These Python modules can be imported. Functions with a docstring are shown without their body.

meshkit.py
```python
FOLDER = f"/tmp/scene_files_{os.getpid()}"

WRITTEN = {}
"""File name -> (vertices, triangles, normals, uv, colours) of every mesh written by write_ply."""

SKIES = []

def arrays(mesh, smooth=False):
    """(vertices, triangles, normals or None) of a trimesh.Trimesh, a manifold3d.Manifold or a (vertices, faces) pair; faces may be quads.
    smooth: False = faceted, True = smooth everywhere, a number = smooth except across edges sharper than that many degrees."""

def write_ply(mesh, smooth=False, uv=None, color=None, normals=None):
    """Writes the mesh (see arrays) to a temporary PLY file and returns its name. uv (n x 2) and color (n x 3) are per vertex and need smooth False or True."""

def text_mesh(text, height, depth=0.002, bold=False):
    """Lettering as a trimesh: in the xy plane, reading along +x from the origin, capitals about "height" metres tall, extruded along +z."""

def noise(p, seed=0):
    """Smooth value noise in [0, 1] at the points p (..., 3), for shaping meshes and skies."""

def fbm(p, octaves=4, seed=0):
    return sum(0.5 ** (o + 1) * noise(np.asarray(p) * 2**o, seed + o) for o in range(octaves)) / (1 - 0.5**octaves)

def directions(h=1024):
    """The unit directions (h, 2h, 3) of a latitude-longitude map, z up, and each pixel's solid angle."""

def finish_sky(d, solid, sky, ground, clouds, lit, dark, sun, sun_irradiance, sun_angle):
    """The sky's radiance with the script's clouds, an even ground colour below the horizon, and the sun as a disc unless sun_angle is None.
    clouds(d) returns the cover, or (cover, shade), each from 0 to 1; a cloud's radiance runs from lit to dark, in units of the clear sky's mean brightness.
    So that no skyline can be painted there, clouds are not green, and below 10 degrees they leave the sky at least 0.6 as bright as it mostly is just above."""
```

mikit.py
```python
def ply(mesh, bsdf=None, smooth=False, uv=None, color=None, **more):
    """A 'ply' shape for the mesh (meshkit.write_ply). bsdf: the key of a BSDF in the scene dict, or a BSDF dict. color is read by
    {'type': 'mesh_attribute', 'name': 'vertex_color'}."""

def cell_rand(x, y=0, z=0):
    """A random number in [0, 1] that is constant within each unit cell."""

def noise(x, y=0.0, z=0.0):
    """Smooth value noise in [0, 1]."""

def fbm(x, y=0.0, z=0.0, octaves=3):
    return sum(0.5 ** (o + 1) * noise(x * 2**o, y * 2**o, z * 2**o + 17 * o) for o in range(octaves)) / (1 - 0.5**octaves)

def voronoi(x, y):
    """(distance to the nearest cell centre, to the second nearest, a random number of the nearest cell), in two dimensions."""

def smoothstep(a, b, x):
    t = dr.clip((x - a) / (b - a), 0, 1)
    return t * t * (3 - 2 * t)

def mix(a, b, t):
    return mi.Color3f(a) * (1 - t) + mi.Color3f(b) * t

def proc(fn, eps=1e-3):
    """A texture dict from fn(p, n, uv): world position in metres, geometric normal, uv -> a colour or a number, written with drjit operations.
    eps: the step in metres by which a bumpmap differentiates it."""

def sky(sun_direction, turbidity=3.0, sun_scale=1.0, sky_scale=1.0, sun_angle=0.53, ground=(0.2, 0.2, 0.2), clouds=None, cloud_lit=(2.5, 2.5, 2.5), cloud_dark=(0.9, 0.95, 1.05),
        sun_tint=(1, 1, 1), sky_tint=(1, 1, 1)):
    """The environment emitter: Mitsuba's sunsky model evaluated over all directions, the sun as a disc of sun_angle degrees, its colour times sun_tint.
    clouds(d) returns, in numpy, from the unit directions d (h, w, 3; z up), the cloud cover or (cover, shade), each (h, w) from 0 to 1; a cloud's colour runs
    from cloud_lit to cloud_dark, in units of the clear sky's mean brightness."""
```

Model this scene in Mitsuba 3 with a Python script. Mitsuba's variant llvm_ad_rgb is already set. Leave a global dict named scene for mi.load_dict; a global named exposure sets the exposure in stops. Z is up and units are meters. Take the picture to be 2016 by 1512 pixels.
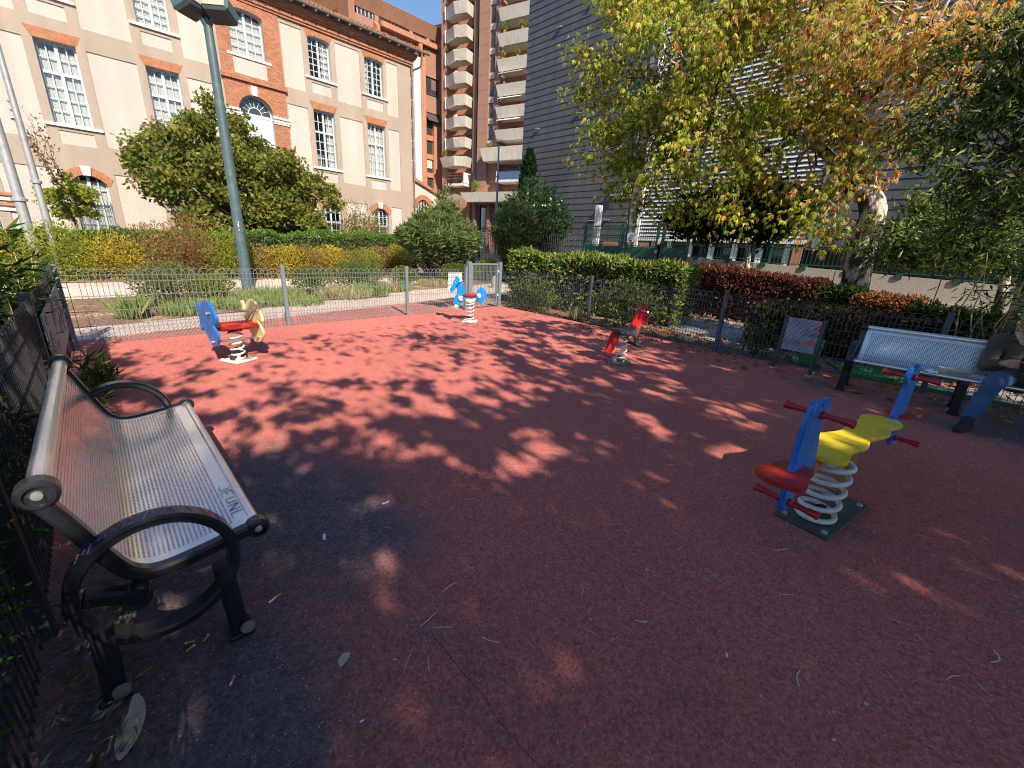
import math, random
import numpy as np, trimesh, manifold3d as m3, shapely.geometry as sg
import drjit as dr, mitsuba as mi
import mikit, meshkit
from mikit import proc, noise, fbm, voronoi, cell_rand, smoothstep, mix

T4 = mi.ScalarTransform4f
scene, labels = {'type': 'scene'}, {}

# ------------------------------------------------------------------ camera, sky, exposure
CAM_H = 1.53
YAW, PITCH, ROLL = np.radians([44.65, 18.2, -2.98])
_f = np.array([np.cos(PITCH) * np.cos(YAW), np.cos(PITCH) * np.sin(YAW), -np.sin(PITCH)])
_r = np.array([np.sin(YAW), -np.cos(YAW), 0.0])
_d = np.cross(_f, _r)
_down = -_r * np.sin(ROLL) + _d * np.cos(ROLL)
scene['camera'] = {
    'type': 'perspective', 'fov': math.degrees(2 * math.atan(1008 / 806.0)), 'fov_axis': 'x',
    'near_clip': 0.05, 'far_clip': 600.0,
    'to_world': T4().look_at(origin=[0, 0, CAM_H], target=list(np.array([0, 0, CAM_H]) + _f), up=list(-_down))}
SUN_AZ, SUN_EL = math.radians(255.0), math.radians(37.0)
SUN = np.array([math.cos(SUN_EL) * math.cos(SUN_AZ), math.cos(SUN_EL) * math.sin(SUN_AZ), math.sin(SUN_EL)])
scene['sky'] = mikit.sky(SUN.tolist(), turbidity=2.6, sky_scale=.90, sky_tint=(.97, .99, 1.03), sun_tint=(0.93, 0.985, 1.10))
exposure = 2.62

# ------------------------------------------------------------------ scene helpers
_used = {}
def ply(mesh, mat, **k):
    return mikit.ply(mesh, 'mat_' + mat, **k)
def key_of(name):
    """name, name_001, ... : the next free key"""
    n = _used.get(name, 0)
    _used[name] = n + 1
    return name if n == 0 else f'{name}_{n:03d}'

def thing(name, label, cat, group=None, kind=None):
    k = key_of(name)
    labels[k] = {'label': label, 'category': cat}
    if group: labels[k]['group'] = group
    if kind: labels[k]['kind'] = kind
    return k

def struct(name, mesh, mat, label=None, smooth=False, kind='structure', **kw):
    k = key_of(name)
    scene[k] = ply(mesh, mat, smooth=smooth, **kw)
    labels[k] = {'kind': kind}
    if label: labels[k]['label'] = label
    return k

def part(parent, name, mesh, mat, smooth=False, tw=None, label=None, kind=None, **kw):
    k = key_of(parent + '__' + name)
    d = ply(mesh, mat, smooth=smooth, **kw)
    if tw is not None: d['to_world'] = tw
    scene[k] = d
    if label or kind:
        labels[k] = {}
        if label: labels[k]['label'] = label
        if kind: labels[k]['kind'] = kind
    return k

def solo(name, mesh, mat, label, cat, smooth=False, group=None, kind=None, tw=None, **kw):
    """a thing that is one mesh"""
    k = thing(name, label, cat, group, kind)
    scene[k] = ply(mesh, mat, smooth=smooth, **kw)
    if tw is not None: scene[k]['to_world'] = tw
    return k

def again(parent, name, ply, tw, label=None):
    """one more entry of a shared ply dict"""
    k = key_of(parent + '__' + name)
    scene[k] = {**ply, 'to_world': tw}
    if label: labels[k] = {'label': label}
    return k

_ub = {}
def cham(e, c):
    """box of size e centred at 0 with chamfered edges (all 12)"""
    e = np.asarray(e, float) / 2; c = min(c, *(e * 0.45))
    pts = []
    for sx in (-1, 1):
        for sy in (-1, 1):
            for sz in (-1, 1):
                s = np.array([sx, sy, sz])
                for a in range(3):
                    q = e - c; q = q.copy(); q[a] = e[a]
                    pts.append(s * q)
    return trimesh.convex.convex_hull(np.array(pts))

def unit(mat):
    if mat not in _ub:
        _ub[mat] = ply(trimesh.creation.box((1, 1, 1)), mat)
    return _ub[mat]

def bx(parent, name, x0, x1, y0, y1, z0, z1, mat, frame=None, label=None):
    """axis-aligned box part (in the frame) that shares one unit box"""
    t = T4().translate([(x0 + x1) / 2, (y0 + y1) / 2, (z0 + z1) / 2]).scale([abs(x1 - x0), abs(y1 - y0), abs(z1 - z0)])
    if frame is not None: t = frame @ t
    return again(parent, name, unit(mat), t, label)

def box(x0, x1, y0, y1, z0, z1):
    b = trimesh.creation.box((abs(x1 - x0), abs(y1 - y0), abs(z1 - z0)))
    b.apply_translation([(x0 + x1) / 2, (y0 + y1) / 2, (z0 + z1) / 2])
    return b

cat_ = lambda *m: trimesh.util.concatenate([x for g in m for x in (g if isinstance(g, (list, tuple)) else [g])])

def frame_along(path):
    path = np.asarray(path, float)
    t = np.gradient(path, axis=0)
    t /= np.linalg.norm(t, axis=1, keepdims=True) + 1e-12
    up = np.array([0.13, 0.21, 0.97]) if abs(t[0][2]) < 0.9 else np.array([0.97, 0.13, 0.2])
    n = np.cross(t[0], up); n /= np.linalg.norm(n)
    N = []
    for i in range(len(path)):
        n = n - t[i] * np.dot(n, t[i]); n /= np.linalg.norm(n) + 1e-12
        N.append(n)
    N = np.array(N)
    return t, N, np.cross(t, N)

def tube(path, r, seg=8, closed=False, caps=True, jitter=0.0, rng=None):
    path = np.asarray(path, float); n = len(path)
    r = np.broadcast_to(np.asarray(r, float), (n,))
    t, N, B = frame_along(path)
    if closed:
        t = np.roll(path, -1, 0) - np.roll(path, 1, 0); t /= np.linalg.norm(t, axis=1, keepdims=True)
        ax = np.linalg.svd(path - path.mean(0))[2][2]
        N = np.cross(t, ax); B = np.cross(t, N)
    a = np.linspace(0, 2 * np.pi, seg, endpoint=False)
    rr = r[:, None] * np.ones(seg)
    if jitter and rng is not None: rr = rr * (1 + jitter * (rng.random((n, seg)) - .5))
    v = (path[:, None] + N[:, None] * (np.cos(a) * rr)[..., None] + B[:, None] * (np.sin(a) * rr)[..., None]).reshape(-1, 3)
    f = []
    m = n if closed else n - 1
    for i in range(m):
        j = (i + 1) % n
        for k in range(seg):
            l = (k + 1) % seg
            f.append([i * seg + k, i * seg + l, j * seg + l]); f.append([i * seg + k, j * seg + l, j * seg + k])
    if caps and not closed:
        v = np.vstack([v, path[0], path[-1]]); c0, c1 = n * seg, n * seg + 1
        for k in range(seg):
            l = (k + 1) % seg
            f.append([c0, l, k]); f.append([c1, (n - 1) * seg + k, (n - 1) * seg + l])
    return trimesh.Trimesh(v, np.array(f), process=False)

def rod(a, b, r, seg=8):
    return tube([a, b], r, seg)

def flat_bar(path, w, h, axis, closed=False):
    """bar of rectangular section swept along path: w across 'axis' direction, h in the other"""
    path = np.asarray(path, float); n = len(path)
    if closed: t = np.roll(path, -1, 0) - np.roll(path, 1, 0)
    else: t = np.gradient(path, axis=0)
    t /= np.linalg.norm(t, axis=1, keepdims=True)
    A = np.broadcast_to(np.asarray(axis, float), (n, 3))
    Nn = np.cross(t, A); Nn /= np.linalg.norm(Nn, axis=1, keepdims=True)
    c = min(w, h) * .22
    prof = [(-w / 2, -h / 2 + c), (-w / 2 + c, -h / 2), (w / 2 - c, -h / 2), (w / 2, -h / 2 + c), (w / 2, h / 2 - c), (w / 2 - c, h / 2), (-w / 2 + c, h / 2), (-w / 2, h / 2 - c)]
    S = len(prof)
    v = np.stack([path + A * p + Nn * q for p, q in prof], 1).reshape(-1, 3)
    f = []
    for i in range(n if closed else n - 1):
        j = (i + 1) % n
        for k in range(S):
            l = (k + 1) % S
            f += [[i * S + k, i * S + l, j * S + l], [i * S + k, j * S + l, j * S + k]]
    if not closed:
        for k in range(1, S - 1):
            f += [[0, k + 1, k], [(n - 1) * S, (n - 1) * S + k, (n - 1) * S + k + 1]]
    m = trimesh.Trimesh(v, np.array(f), process=False); m.fix_normals()
    return m

def smooth_poly(pts, n=4):
    """Catmull-Rom through a closed outline"""
    p = np.asarray(pts, float); out = []
    for i in range(len(p)):
        a, b, c, d = p[i - 1], p[i], p[(i + 1) % len(p)], p[(i + 2) % len(p)]
        for t in np.arange(n) / n:
            out.append(.5 * (2 * b + (c - a) * t + (2 * a - 5 * b + 4 * c - d) * t * t + (3 * b - a - 3 * c + d) * t ** 3))
    return np.array(out)

def spline(pts, n=8):
    p = np.asarray(pts, float); q = np.vstack([2 * p[0] - p[1], p, 2 * p[-1] - p[-2]]); out = []
    for i in range(1, len(q) - 2):
        a, b, c, d = q[i - 1], q[i], q[i + 1], q[i + 2]
        for t in np.arange(n) / n:
            out.append(.5 * (2 * b + (c - a) * t + (2 * a - 5 * b + 4 * c - d) * t * t + (3 * b - a - 3 * c + d) * t ** 3))
    return np.array(out + [p[-1]])

def plate(outline, thick, bevel=0.004, holes=()):
    """closed outline in (x, y), extruded symmetrically in z with bevelled rim"""
    P = sg.Polygon(outline, holes).buffer(0)
    if P.geom_type != 'Polygon': P = max(P.geoms, key=lambda g: g.area)
    mid = trimesh.creation.extrude_polygon(P, thick - 2 * bevel, engine='earcut'); mid.apply_translation([0, 0, -thick / 2 + bevel])
    cs = lambda Q: m3.CrossSection([np.array(Q.exterior.coords)[:-1]] + [np.array(h.coords)[:-1] for h in Q.interiors], m3.FillRule.EvenOdd)
    inn = P.buffer(-bevel)
    if inn.geom_type != 'Polygon' or inn.is_empty: return mid
    caps = trimesh.creation.extrude_polygon(inn, thick, engine='earcut'); caps.apply_translation([0, 0, -thick / 2])
    return trimesh.util.concatenate([mid, caps])

def basis(o, ex, ey, ez):
    m = np.eye(4); m[:3, 0], m[:3, 1], m[:3, 2], m[:3, 3] = ex, ey, ez, o
    return m

def placed(mesh, o, ex, ey, ez=None):
    ex, ey = np.asarray(ex, float), np.asarray(ey, float)
    ez = np.cross(ex, ey) if ez is None else np.asarray(ez, float)
    m = mesh.copy(); m.apply_transform(basis(o, ex, ey, ez)); return m

def revolve(profile, seg=24):
    return trimesh.creation.revolve(np.asarray(profile, float), sections=seg)

def helix(r, h, turns, wire, seg=7, n=22, r2=None, flat=0.12):
    t = np.linspace(0, 1, int(turns * n) + 1)
    z = np.interp(t, [0, flat, 1 - flat, 1], [0, wire * 1.2, h - wire * 1.2, h])
    rr = r + ((r2 if r2 else r) - r) * t
    a = t * turns * 2 * np.pi
    return tube(np.stack([rr * np.cos(a), rr * np.sin(a), z], 1), wire, seg)

# ------------------------------------------------------------------ foliage helpers
def unitv(v): return v / (np.linalg.norm(v, axis=-1, keepdims=True) + 1e-12)

def leaf_mesh(base, axis, side, L, W, fold=0.25, cup=0.0):
    """two folded triangles per leaf: base (n,3), axis and side unit vectors, L and W (n,)"""
    n = len(base); L = np.broadcast_to(L, (n,))[:, None]; W = np.broadcast_to(W, (n,))[:, None]
    nrm = np.cross(axis, side)
    a = base; t = base + axis * L - nrm * (cup * L)
    l = base + axis * L * .45 + side * W * .5 + nrm * W * fold
    r = base + axis * L * .45 - side * W * .5 + nrm * W * fold
    v = np.stack([a, r, t, l], 1).reshape(-1, 3)
    i = np.arange(n)[:, None] * 4
    f = np.concatenate([i + [0, 1, 2], i + [0, 2, 3]], 1).reshape(-1, 3)
    return v, f

def leaf_cols(n, rng, palette, weights, var=0.25):
    pal = np.asarray(palette, float); k = rng.choice(len(pal), n, p=np.asarray(weights, float) / np.sum(weights))
    c = pal[k] * (1 + var * (rng.random((n, 1)) - .5) * 2)
    return np.clip(c * (1 + .12 * (rng.random((n, 3)) - .5)), 0.004, 0.9)

def rand_dirs(n, rng, bias=(0, 0, 0)):
    return unitv(rng.normal(size=(n, 3)) + np.asarray(bias))

def foliage(parent, name, pts, rng, L, W, pal, wts, axis=None, bias=(0, 0, -.3), fold=.22, cup=.1, mat='leaf', kind='stuff', colors=None, label=None, var=.25):
    n = len(pts)
    ax = rand_dirs(n, rng, bias) if axis is None else axis
    side = unitv(np.cross(ax, rand_dirs(n, rng, (0, 0, .8))))
    LL = L * (.65 + .7 * rng.random(n)); WW = W * (.7 + .6 * rng.random(n))
    v, f = leaf_mesh(pts, ax, side, LL, WW, fold, cup)
    c = leaf_cols(n, rng, pal, wts, var) if colors is None else colors
    return part(parent, name, (v, f), mat, color=np.repeat(c, 4, 0), kind=kind, label=label)

def blob_points(n, c, r, rng, shell=.55):
    """points inside an ellipsoid, denser near its surface"""
    d = rand_dirs(n, rng); q = shell + (1 - shell) * rng.random(n) ** .7
    q = np.where(rng.random(n) < .25, rng.random(n) ** .5 * shell, q)
    return np.asarray(c) + d * np.asarray(r) * q[:, None]

def limb(a, b, rng, n=6, wob=.06):
    a, b = np.asarray(a, float), np.asarray(b, float); t = np.linspace(0, 1, n)[:, None]
    p = a + (b - a) * t
    w = rng.normal(size=(n, 3)) * wob * np.linalg.norm(b - a); w[0] = w[-1] = 0
    return p + w
# ------------------------------------------------------------------ materials
def two(b): return {'type': 'twosided', 'bsdf': b}
def rgb(*c): return {'type': 'rgb', 'value': list(c)}
def pr(col, rough=.6, metallic=0.0, spec=.5, **k):
    return two({'type': 'principled', 'base_color': rgb(*col) if isinstance(col, (tuple, list)) else col, 'roughness': rough, 'metallic': metallic, 'specular': spec, **k})
def bump(b, fn, scale, eps=1e-3): return {'type': 'bumpmap', 'arbitrary': proc(fn, eps), 'scale': scale, 'bsdf': b}

def rubber(p, n, uv):
    x, y = p.x, p.y
    g = cell_rand(x * 260, y * 260, 3)
    g2 = noise(x * 95, y * 95, 1.5)
    big = fbm(x * .55 + 3, y * .55, 2.0, 4)
    med = fbm(x * 2.3, y * 2.3, 5.0, 3)
    g3 = cell_rand(x * 135 + 1.7 * noise(x * 60, y * 60, 4.0), y * 135, 6)
    base = mix((.28, .074, .064), (.55, .190, .164), .45 * g + .55 * g3) * (.55 + .90 * g2)
    base = base * (.84 + .30 * big)
    def spot(cx, cy, rx, ry): return dr.exp(-(dr.square((x - cx) / rx) + dr.square((y - cy) / ry)))
    # worn, dirty places: under and before the benches, along the fences and the path in
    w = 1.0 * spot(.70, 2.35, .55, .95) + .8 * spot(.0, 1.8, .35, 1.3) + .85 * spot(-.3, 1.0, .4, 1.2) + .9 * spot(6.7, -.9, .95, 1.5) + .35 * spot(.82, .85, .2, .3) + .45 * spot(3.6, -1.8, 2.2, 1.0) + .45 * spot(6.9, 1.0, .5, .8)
    w = w + .34 * (spot(1.10, 5.95, .42, .34) + spot(5.55, 6.8, .36, .34) + spot(5.3, 3.0, .40, .36) + spot(3.0, .22, .8, .42) + spot(4.6, -.1, .4, .35)) + .14 * smoothstep(1.9, .2, y) * smoothstep(.38, .62, fbm(x * 1.1 + 9, y * 1.1, 6.0, 3))  # last term: patchy foreground dirt that also paints the shade there deeper
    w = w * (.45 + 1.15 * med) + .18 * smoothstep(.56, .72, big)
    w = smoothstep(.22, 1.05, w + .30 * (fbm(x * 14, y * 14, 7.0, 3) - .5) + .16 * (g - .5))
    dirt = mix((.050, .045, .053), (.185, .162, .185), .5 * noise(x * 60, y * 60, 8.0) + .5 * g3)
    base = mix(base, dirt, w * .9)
    # thin joints between the poured bays
    def joint(ax, ay, bx_, by, wd):
        dx, dy = bx_ - ax, by - ay; l = math.hypot(dx, dy)
        s = ((x - ax) * dx + (y - ay) * dy) / l; q = dr.abs(((x - ax) * dy - (y - ay) * dx) / l + .014 * (noise(s * 9, 1.0, 2.0) - .5))
        return dr.select((s > 0) & (s < l), (1 - smoothstep(wd * .4, wd, q)) * smoothstep(.35, .55, noise(s * 7, 3.0, 1.0)), 0)
    j = joint(.72, 1.45, .70, .2, .0035)
    base = base * (1 - .45 * j)
    return mix(base, (.62, .56, .52), dr.select(cell_rand(x * 230, y * 230, 9) > .994, .75, 0.0))
def rubber_h(p, n, uv): return noise(p.x * 210, p.y * 210, 2.0) + .6 * noise(p.x * 430, p.y * 430, 4.0)
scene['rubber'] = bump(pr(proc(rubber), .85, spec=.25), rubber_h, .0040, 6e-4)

def grit(c0, c1, f=40.0, f2=1.2):
    def fn(p, n, uv):
        a = noise(p.x * f, p.y * f, p.z * f); b = fbm(p.x * f2, p.y * f2, p.z * f2, 3)
        return mix(c0, c1, a * .6 + .4 * b) * (.8 + .4 * b)
    return fn
scene['red_path'] = pr(proc(grit((.26, .10, .085), (.36, .16, .13), 60, .7)), .9)
scene['pink_path'] = pr(proc(grit((.27, .215, .19), (.44, .365, .325), 45, .6)), .9)
scene['paving'] = pr(proc(grit((.13, .14, .16), (.25, .26, .28), 30, .8)), .85)
def soil_c(p, n, uv):
    a = noise(p.x * 28, p.y * 28, 1.0); b = fbm(p.x * 1.5, p.y * 1.5, 3.0, 3); c = voronoi(p.x * 18, p.y * 18)[2]
    return mix(mix((.075, .045, .028), (.17, .11, .07), a), (.36, .26, .14), smoothstep(.45, .8, b) * smoothstep(.35, .8, c))
scene['soil'] = pr(proc(soil_c), .95)
scene['asphalt'] = pr(proc(grit((.05, .05, .052), (.085, .083, .08), 50, .5)), .92)

def plaster(c0, c1):
    def fn(p, n, uv):
        b = fbm(p.x * .45, p.y * .45, p.z * .3, 4); a = noise(p.x * 22, p.y * 22, p.z * 22)
        s = noise(p.x * 3.2, p.y * 3.2, p.z * .12)
        return mix(c0, c1, .65 * b + .35 * a) * (.86 + .20 * s) * (.95 + .07 * noise(p.x * .9, 1.0, p.z * .5))
    return fn
scene['plaster_cream'] = pr(proc(plaster((.435, .386, .358), (.508, .458, .428))), .9)
scene['plaster_tan'] = pr(proc(plaster((.312, .256, .217), (.372, .310, .264))), .9)
scene['orange_render'] = pr(proc(plaster((.36, .155, .095), (.44, .20, .125))), .9)

def bricks(p, n, uv):
    h = .062; row = dr.floor(p.z / h); u = dr.select(dr.abs(n.y) > .5, p.x, p.y) / .235 + .5 * (row - 2 * dr.floor(row / 2))
    k = cell_rand(u, row, 5.0)
    fz = p.z / h - row; fu = u - dr.floor(u)
    m = smoothstep(0, .12, fz) * (1 - smoothstep(.88, 1, fz)) * smoothstep(0, .04, fu) * (1 - smoothstep(.96, 1, fu))
    c = mix((.24, .085, .045), (.36, .150, .085), k) * (.8 + .4 * noise(p.x * 30, p.y * 30, p.z * 30))
    return mix((.32, .23, .18), c, m)
scene['brick'] = pr(proc(bricks), .9)
def brick_plain(p, n, uv):
    a = noise(p.x * 9, p.y * 9, p.z * 9); b = noise(p.x * 40, p.y * 40, p.z * 40)
    return mix((.30, .115, .058), (.41, .180, .095), a) * (.85 + .3 * b)
scene['brick_piece'] = pr(proc(brick_plain), .9)
scene['white_stone'] = pr((.56, .55, .53), .8)
scene['tile'] = pr(proc(grit((.20, .085, .05), (.40, .19, .11), 9, 3.0)), .9)
scene['zinc'] = pr((.24, .26, .25), .45, .4)
scene['window_blue'] = pr((.40, .49, .56), .5)
scene['curtain'] = pr((.36, .38, .37), .9)
scene['room'] = pr((.20, .20, .215), .9)
scene['pane'] = {'type': 'thindielectric', 'int_ior': 1.5}
scene['dark_pane'] = pr((.035, .04, .05), .08, spec=.7)
scene['blue_pane'] = pr((.05, .09, .17), .04, spec=1.0)
scene['frame_dark'] = pr((.07, .06, .055), .5)
scene['frame_brown'] = pr((.16, .10, .075), .6)
def ribbed(p, n, uv):
    s = noise(p.x * 9 + p.y * 9, 2.0, p.z * .8); b = fbm(p.x * .5, p.y * .5, p.z * .5, 3)
    return mix((.20, .10, .06), (.33, .175, .11), .5 * s + .5 * b)
scene['brown_concrete'] = pr(proc(ribbed), .9)
def redbrown(p, n, uv):
    b = fbm(p.x * .4, p.y * .4, p.z * .25, 4); a = noise(p.x * 14, p.y * 14, p.z * 14)
    return mix((.235, .125, .092), (.335, .185, .138), .6 * b + .4 * a)
scene['tower_brown'] = pr(proc(redbrown), .9)
def stained(p, n, uv):
    s = noise(p.x * 5 + 4, p.y * 5, p.z * .5); b = fbm(p.x * .8, p.y * .8, p.z * .8, 3)
    return mix((.43, .405, .35), (.55, .52, .455), .4 + .6 * b) * (.84 + .2 * s)
scene['balcony_concrete'] = pr(proc(stained), .85)
scene['white_render'] = pr((.56, .56, .56), .8)
def clad(p, n, uv):
    b = fbm(p.y * .35, p.z * .35, p.x, 3); k = cell_rand(dr.floor(p.y / 2.35) + .5, dr.floor((p.z - .01) / .385) + .5, 2.0); a = noise(p.y * 16, p.z * 16, 3.0)
    s = noise(p.y * 3.5, p.z * .35, 7.0)
    return mix((.052, .057, .070), (.088, .094, .110), .4 * b + .35 * k + .25 * a) * (.88 + .24 * s)
scene['cladding'] = pr(proc(clad), .55)
scene['clad_light'] = pr((.20, .20, .205), .5)
scene['slat'] = pr((.58, .59, .62), .4, .15)
scene['white_metal'] = pr((.74, .74, .72), .45)
def conc(p, n, uv):
    b = fbm(p.x * .8, p.y * .8, p.z * .8, 4); a = noise(p.x * 35, p.y * 35, p.z * 35)
    return mix((.27, .245, .22), (.42, .385, .35), .6 * b + .4 * a)
scene['concrete'] = pr(proc(conc), .9)
scene['board_grey'] = pr((.22, .26, .29), .7)
scene['green_paint'] = pr((.012, .075, .050), .5)
scene['green_plastic'] = pr((.03, .20, .06), .5)

def painted(col, dirt=(.1, .1, .1), amt=.35):
    def fn(p, n, uv):
        b = fbm(p.x * 6, p.y * 6, p.z * 6, 3); a = noise(p.x * 60, p.y * 60, p.z * 60)
        return mix(col, dirt, amt * smoothstep(.5, .8, b) + .12 * a)
    return fn
scene['fence_grey'] = pr((.15, .185, .215), .42)
scene['fence_grey_shaded'] = pr((.052, .062, .085), .4)  # the fence grey with the shade of the right side put into the colour
scene['fence_shade_peel'] = pr((.030, .034, .042), .5)  # fence paint darkened for the shaded left side; also the peeled board patches
scene['lamp_paint'] = pr(proc(painted((.060, .105, .125), (.12, .15, .16), .5)), .4)
scene['galvanised'] = pr(proc(painted((.36, .38, .40), (.24, .25, .27), .6)), .45, .35)
scene['cast_black'] = pr(proc(painted((.012, .014, .020), (.05, .054, .062), .35)), .28)
scene['steel'] = {'type': 'twosided', 'bsdf': {'type': 'principled', 'base_color': proc(lambda p, n, uv: mix((.76, .75, .74), (.88, .87, .86), fbm(p.x * 5, p.y * 5, p.z * 5, 3))), 'metallic': .88,
                  'roughness': proc(lambda p, n, uv: .20 + .20 * fbm(p.x * 7, p.y * 7, p.z * 7, 3))}}
scene['steel_bar'] = pr((.5, .48, .46), .3, .9)
scene['spring_paint'] = pr(proc(painted((.60, .61, .60), (.36, .32, .28), .6)), .4)
scene['plate_grey'] = pr(proc(painted((.19, .19, .185), (.08, .075, .07), .7)), .6)
scene['plate_dark'] = pr(proc(painted((.075, .078, .074), (.03, .03, .028), .7)), .8)
def worn(col, dark):
    def fn(p, n, uv):
        b = fbm(p.x * 9, p.y * 9, p.z * 9, 3); a = noise(p.x * 120, p.y * 30, p.z * 120)
        s = smoothstep(.66, .80, noise(p.x * 55, p.y * 55, p.z * 7)) * smoothstep(.45, .7, fbm(p.x * 4 + 2, p.y * 4, p.z * 4, 2))
        return mix(mix(col, dark, .75 * smoothstep(.42, .8, b) + .15 * a), (.55, .52, .48), .28 * s)
    return fn
scene['blue_panel'] = pr(proc(worn((.012, .15, .52), (.02, .11, .36))), .33)
scene['horse_blue'] = pr(proc(worn((.005, .22, .74), (.01, .18, .55))), .35)
scene['cream_panel'] = pr(proc(worn((.72, .58, .30), (.55, .40, .17))), .4)
scene['red_panel'] = pr(proc(worn((.52, .012, .016), (.36, .012, .016))), .33)
scene['red_grip'] = pr((.42, .012, .022), .35)
scene['red_seat'] = pr(proc(worn((.46, .022, .018), (.27, .018, .016))), .35)
scene['yellow_panel'] = pr(proc(worn((.78, .58, .030), (.62, .46, .035))), .35)
scene['orange_wood'] = pr((.40, .16, .045), .5)
scene['rubber_black'] = pr((.022, .022, .024), .6)
scene['plastic_white'] = pr((.78, .77, .72), .4)
scene['plastic_yellow'] = pr((.72, .46, .05), .4)
scene['plastic_blue'] = pr((.02, .22, .60), .35)

# foliage, bark
scene['leaf'] = {'type': 'principledthin', 'base_color': {'type': 'mesh_attribute', 'name': 'vertex_color'}, 'roughness': .5, 'diff_trans': 1.0, 'eta': 1.4}
scene['leaf_gloss'] = {'type': 'principledthin', 'base_color': {'type': 'mesh_attribute', 'name': 'vertex_color'}, 'roughness': .34, 'diff_trans': .8, 'eta': 1.45}
def bark(p, n, uv):
    a = fbm(p.x * 7, p.y * 7, p.z * 3.0, 4); b = noise(p.x * 40, p.y * 40, p.z * 14)
    return mix((.045, .034, .026), (.46, .42, .36), smoothstep(.40, .60, a)) * (.7 + .6 * b)
scene['bark'] = bump(pr(proc(bark), .95), lambda p, n, uv: fbm(p.x * 16, p.y * 16, p.z * 7, 3), .03, 3e-3)
scene['twig'] = pr((.085, .060, .040), .9)
scene['twig_shade'] = pr((.030, .026, .018), .95)
scene['bamboo_cane'] = pr((.42, .36, .12), .5)
scene['straw'] = pr((.50, .44, .32), .9)
scene['dry_leaf'] = pr((.46, .40, .31), .8)
scene['paper'] = pr((.78, .79, .80), .8)
scene['book_cover'] = pr((.50, .45, .34), .7)
scene['book_side'] = pr((.42, .36, .28), .8)
scene['cig_paper'] = pr((.78, .77, .74), .8)
scene['cig_filter'] = pr((.58, .30, .07), .8)
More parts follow.
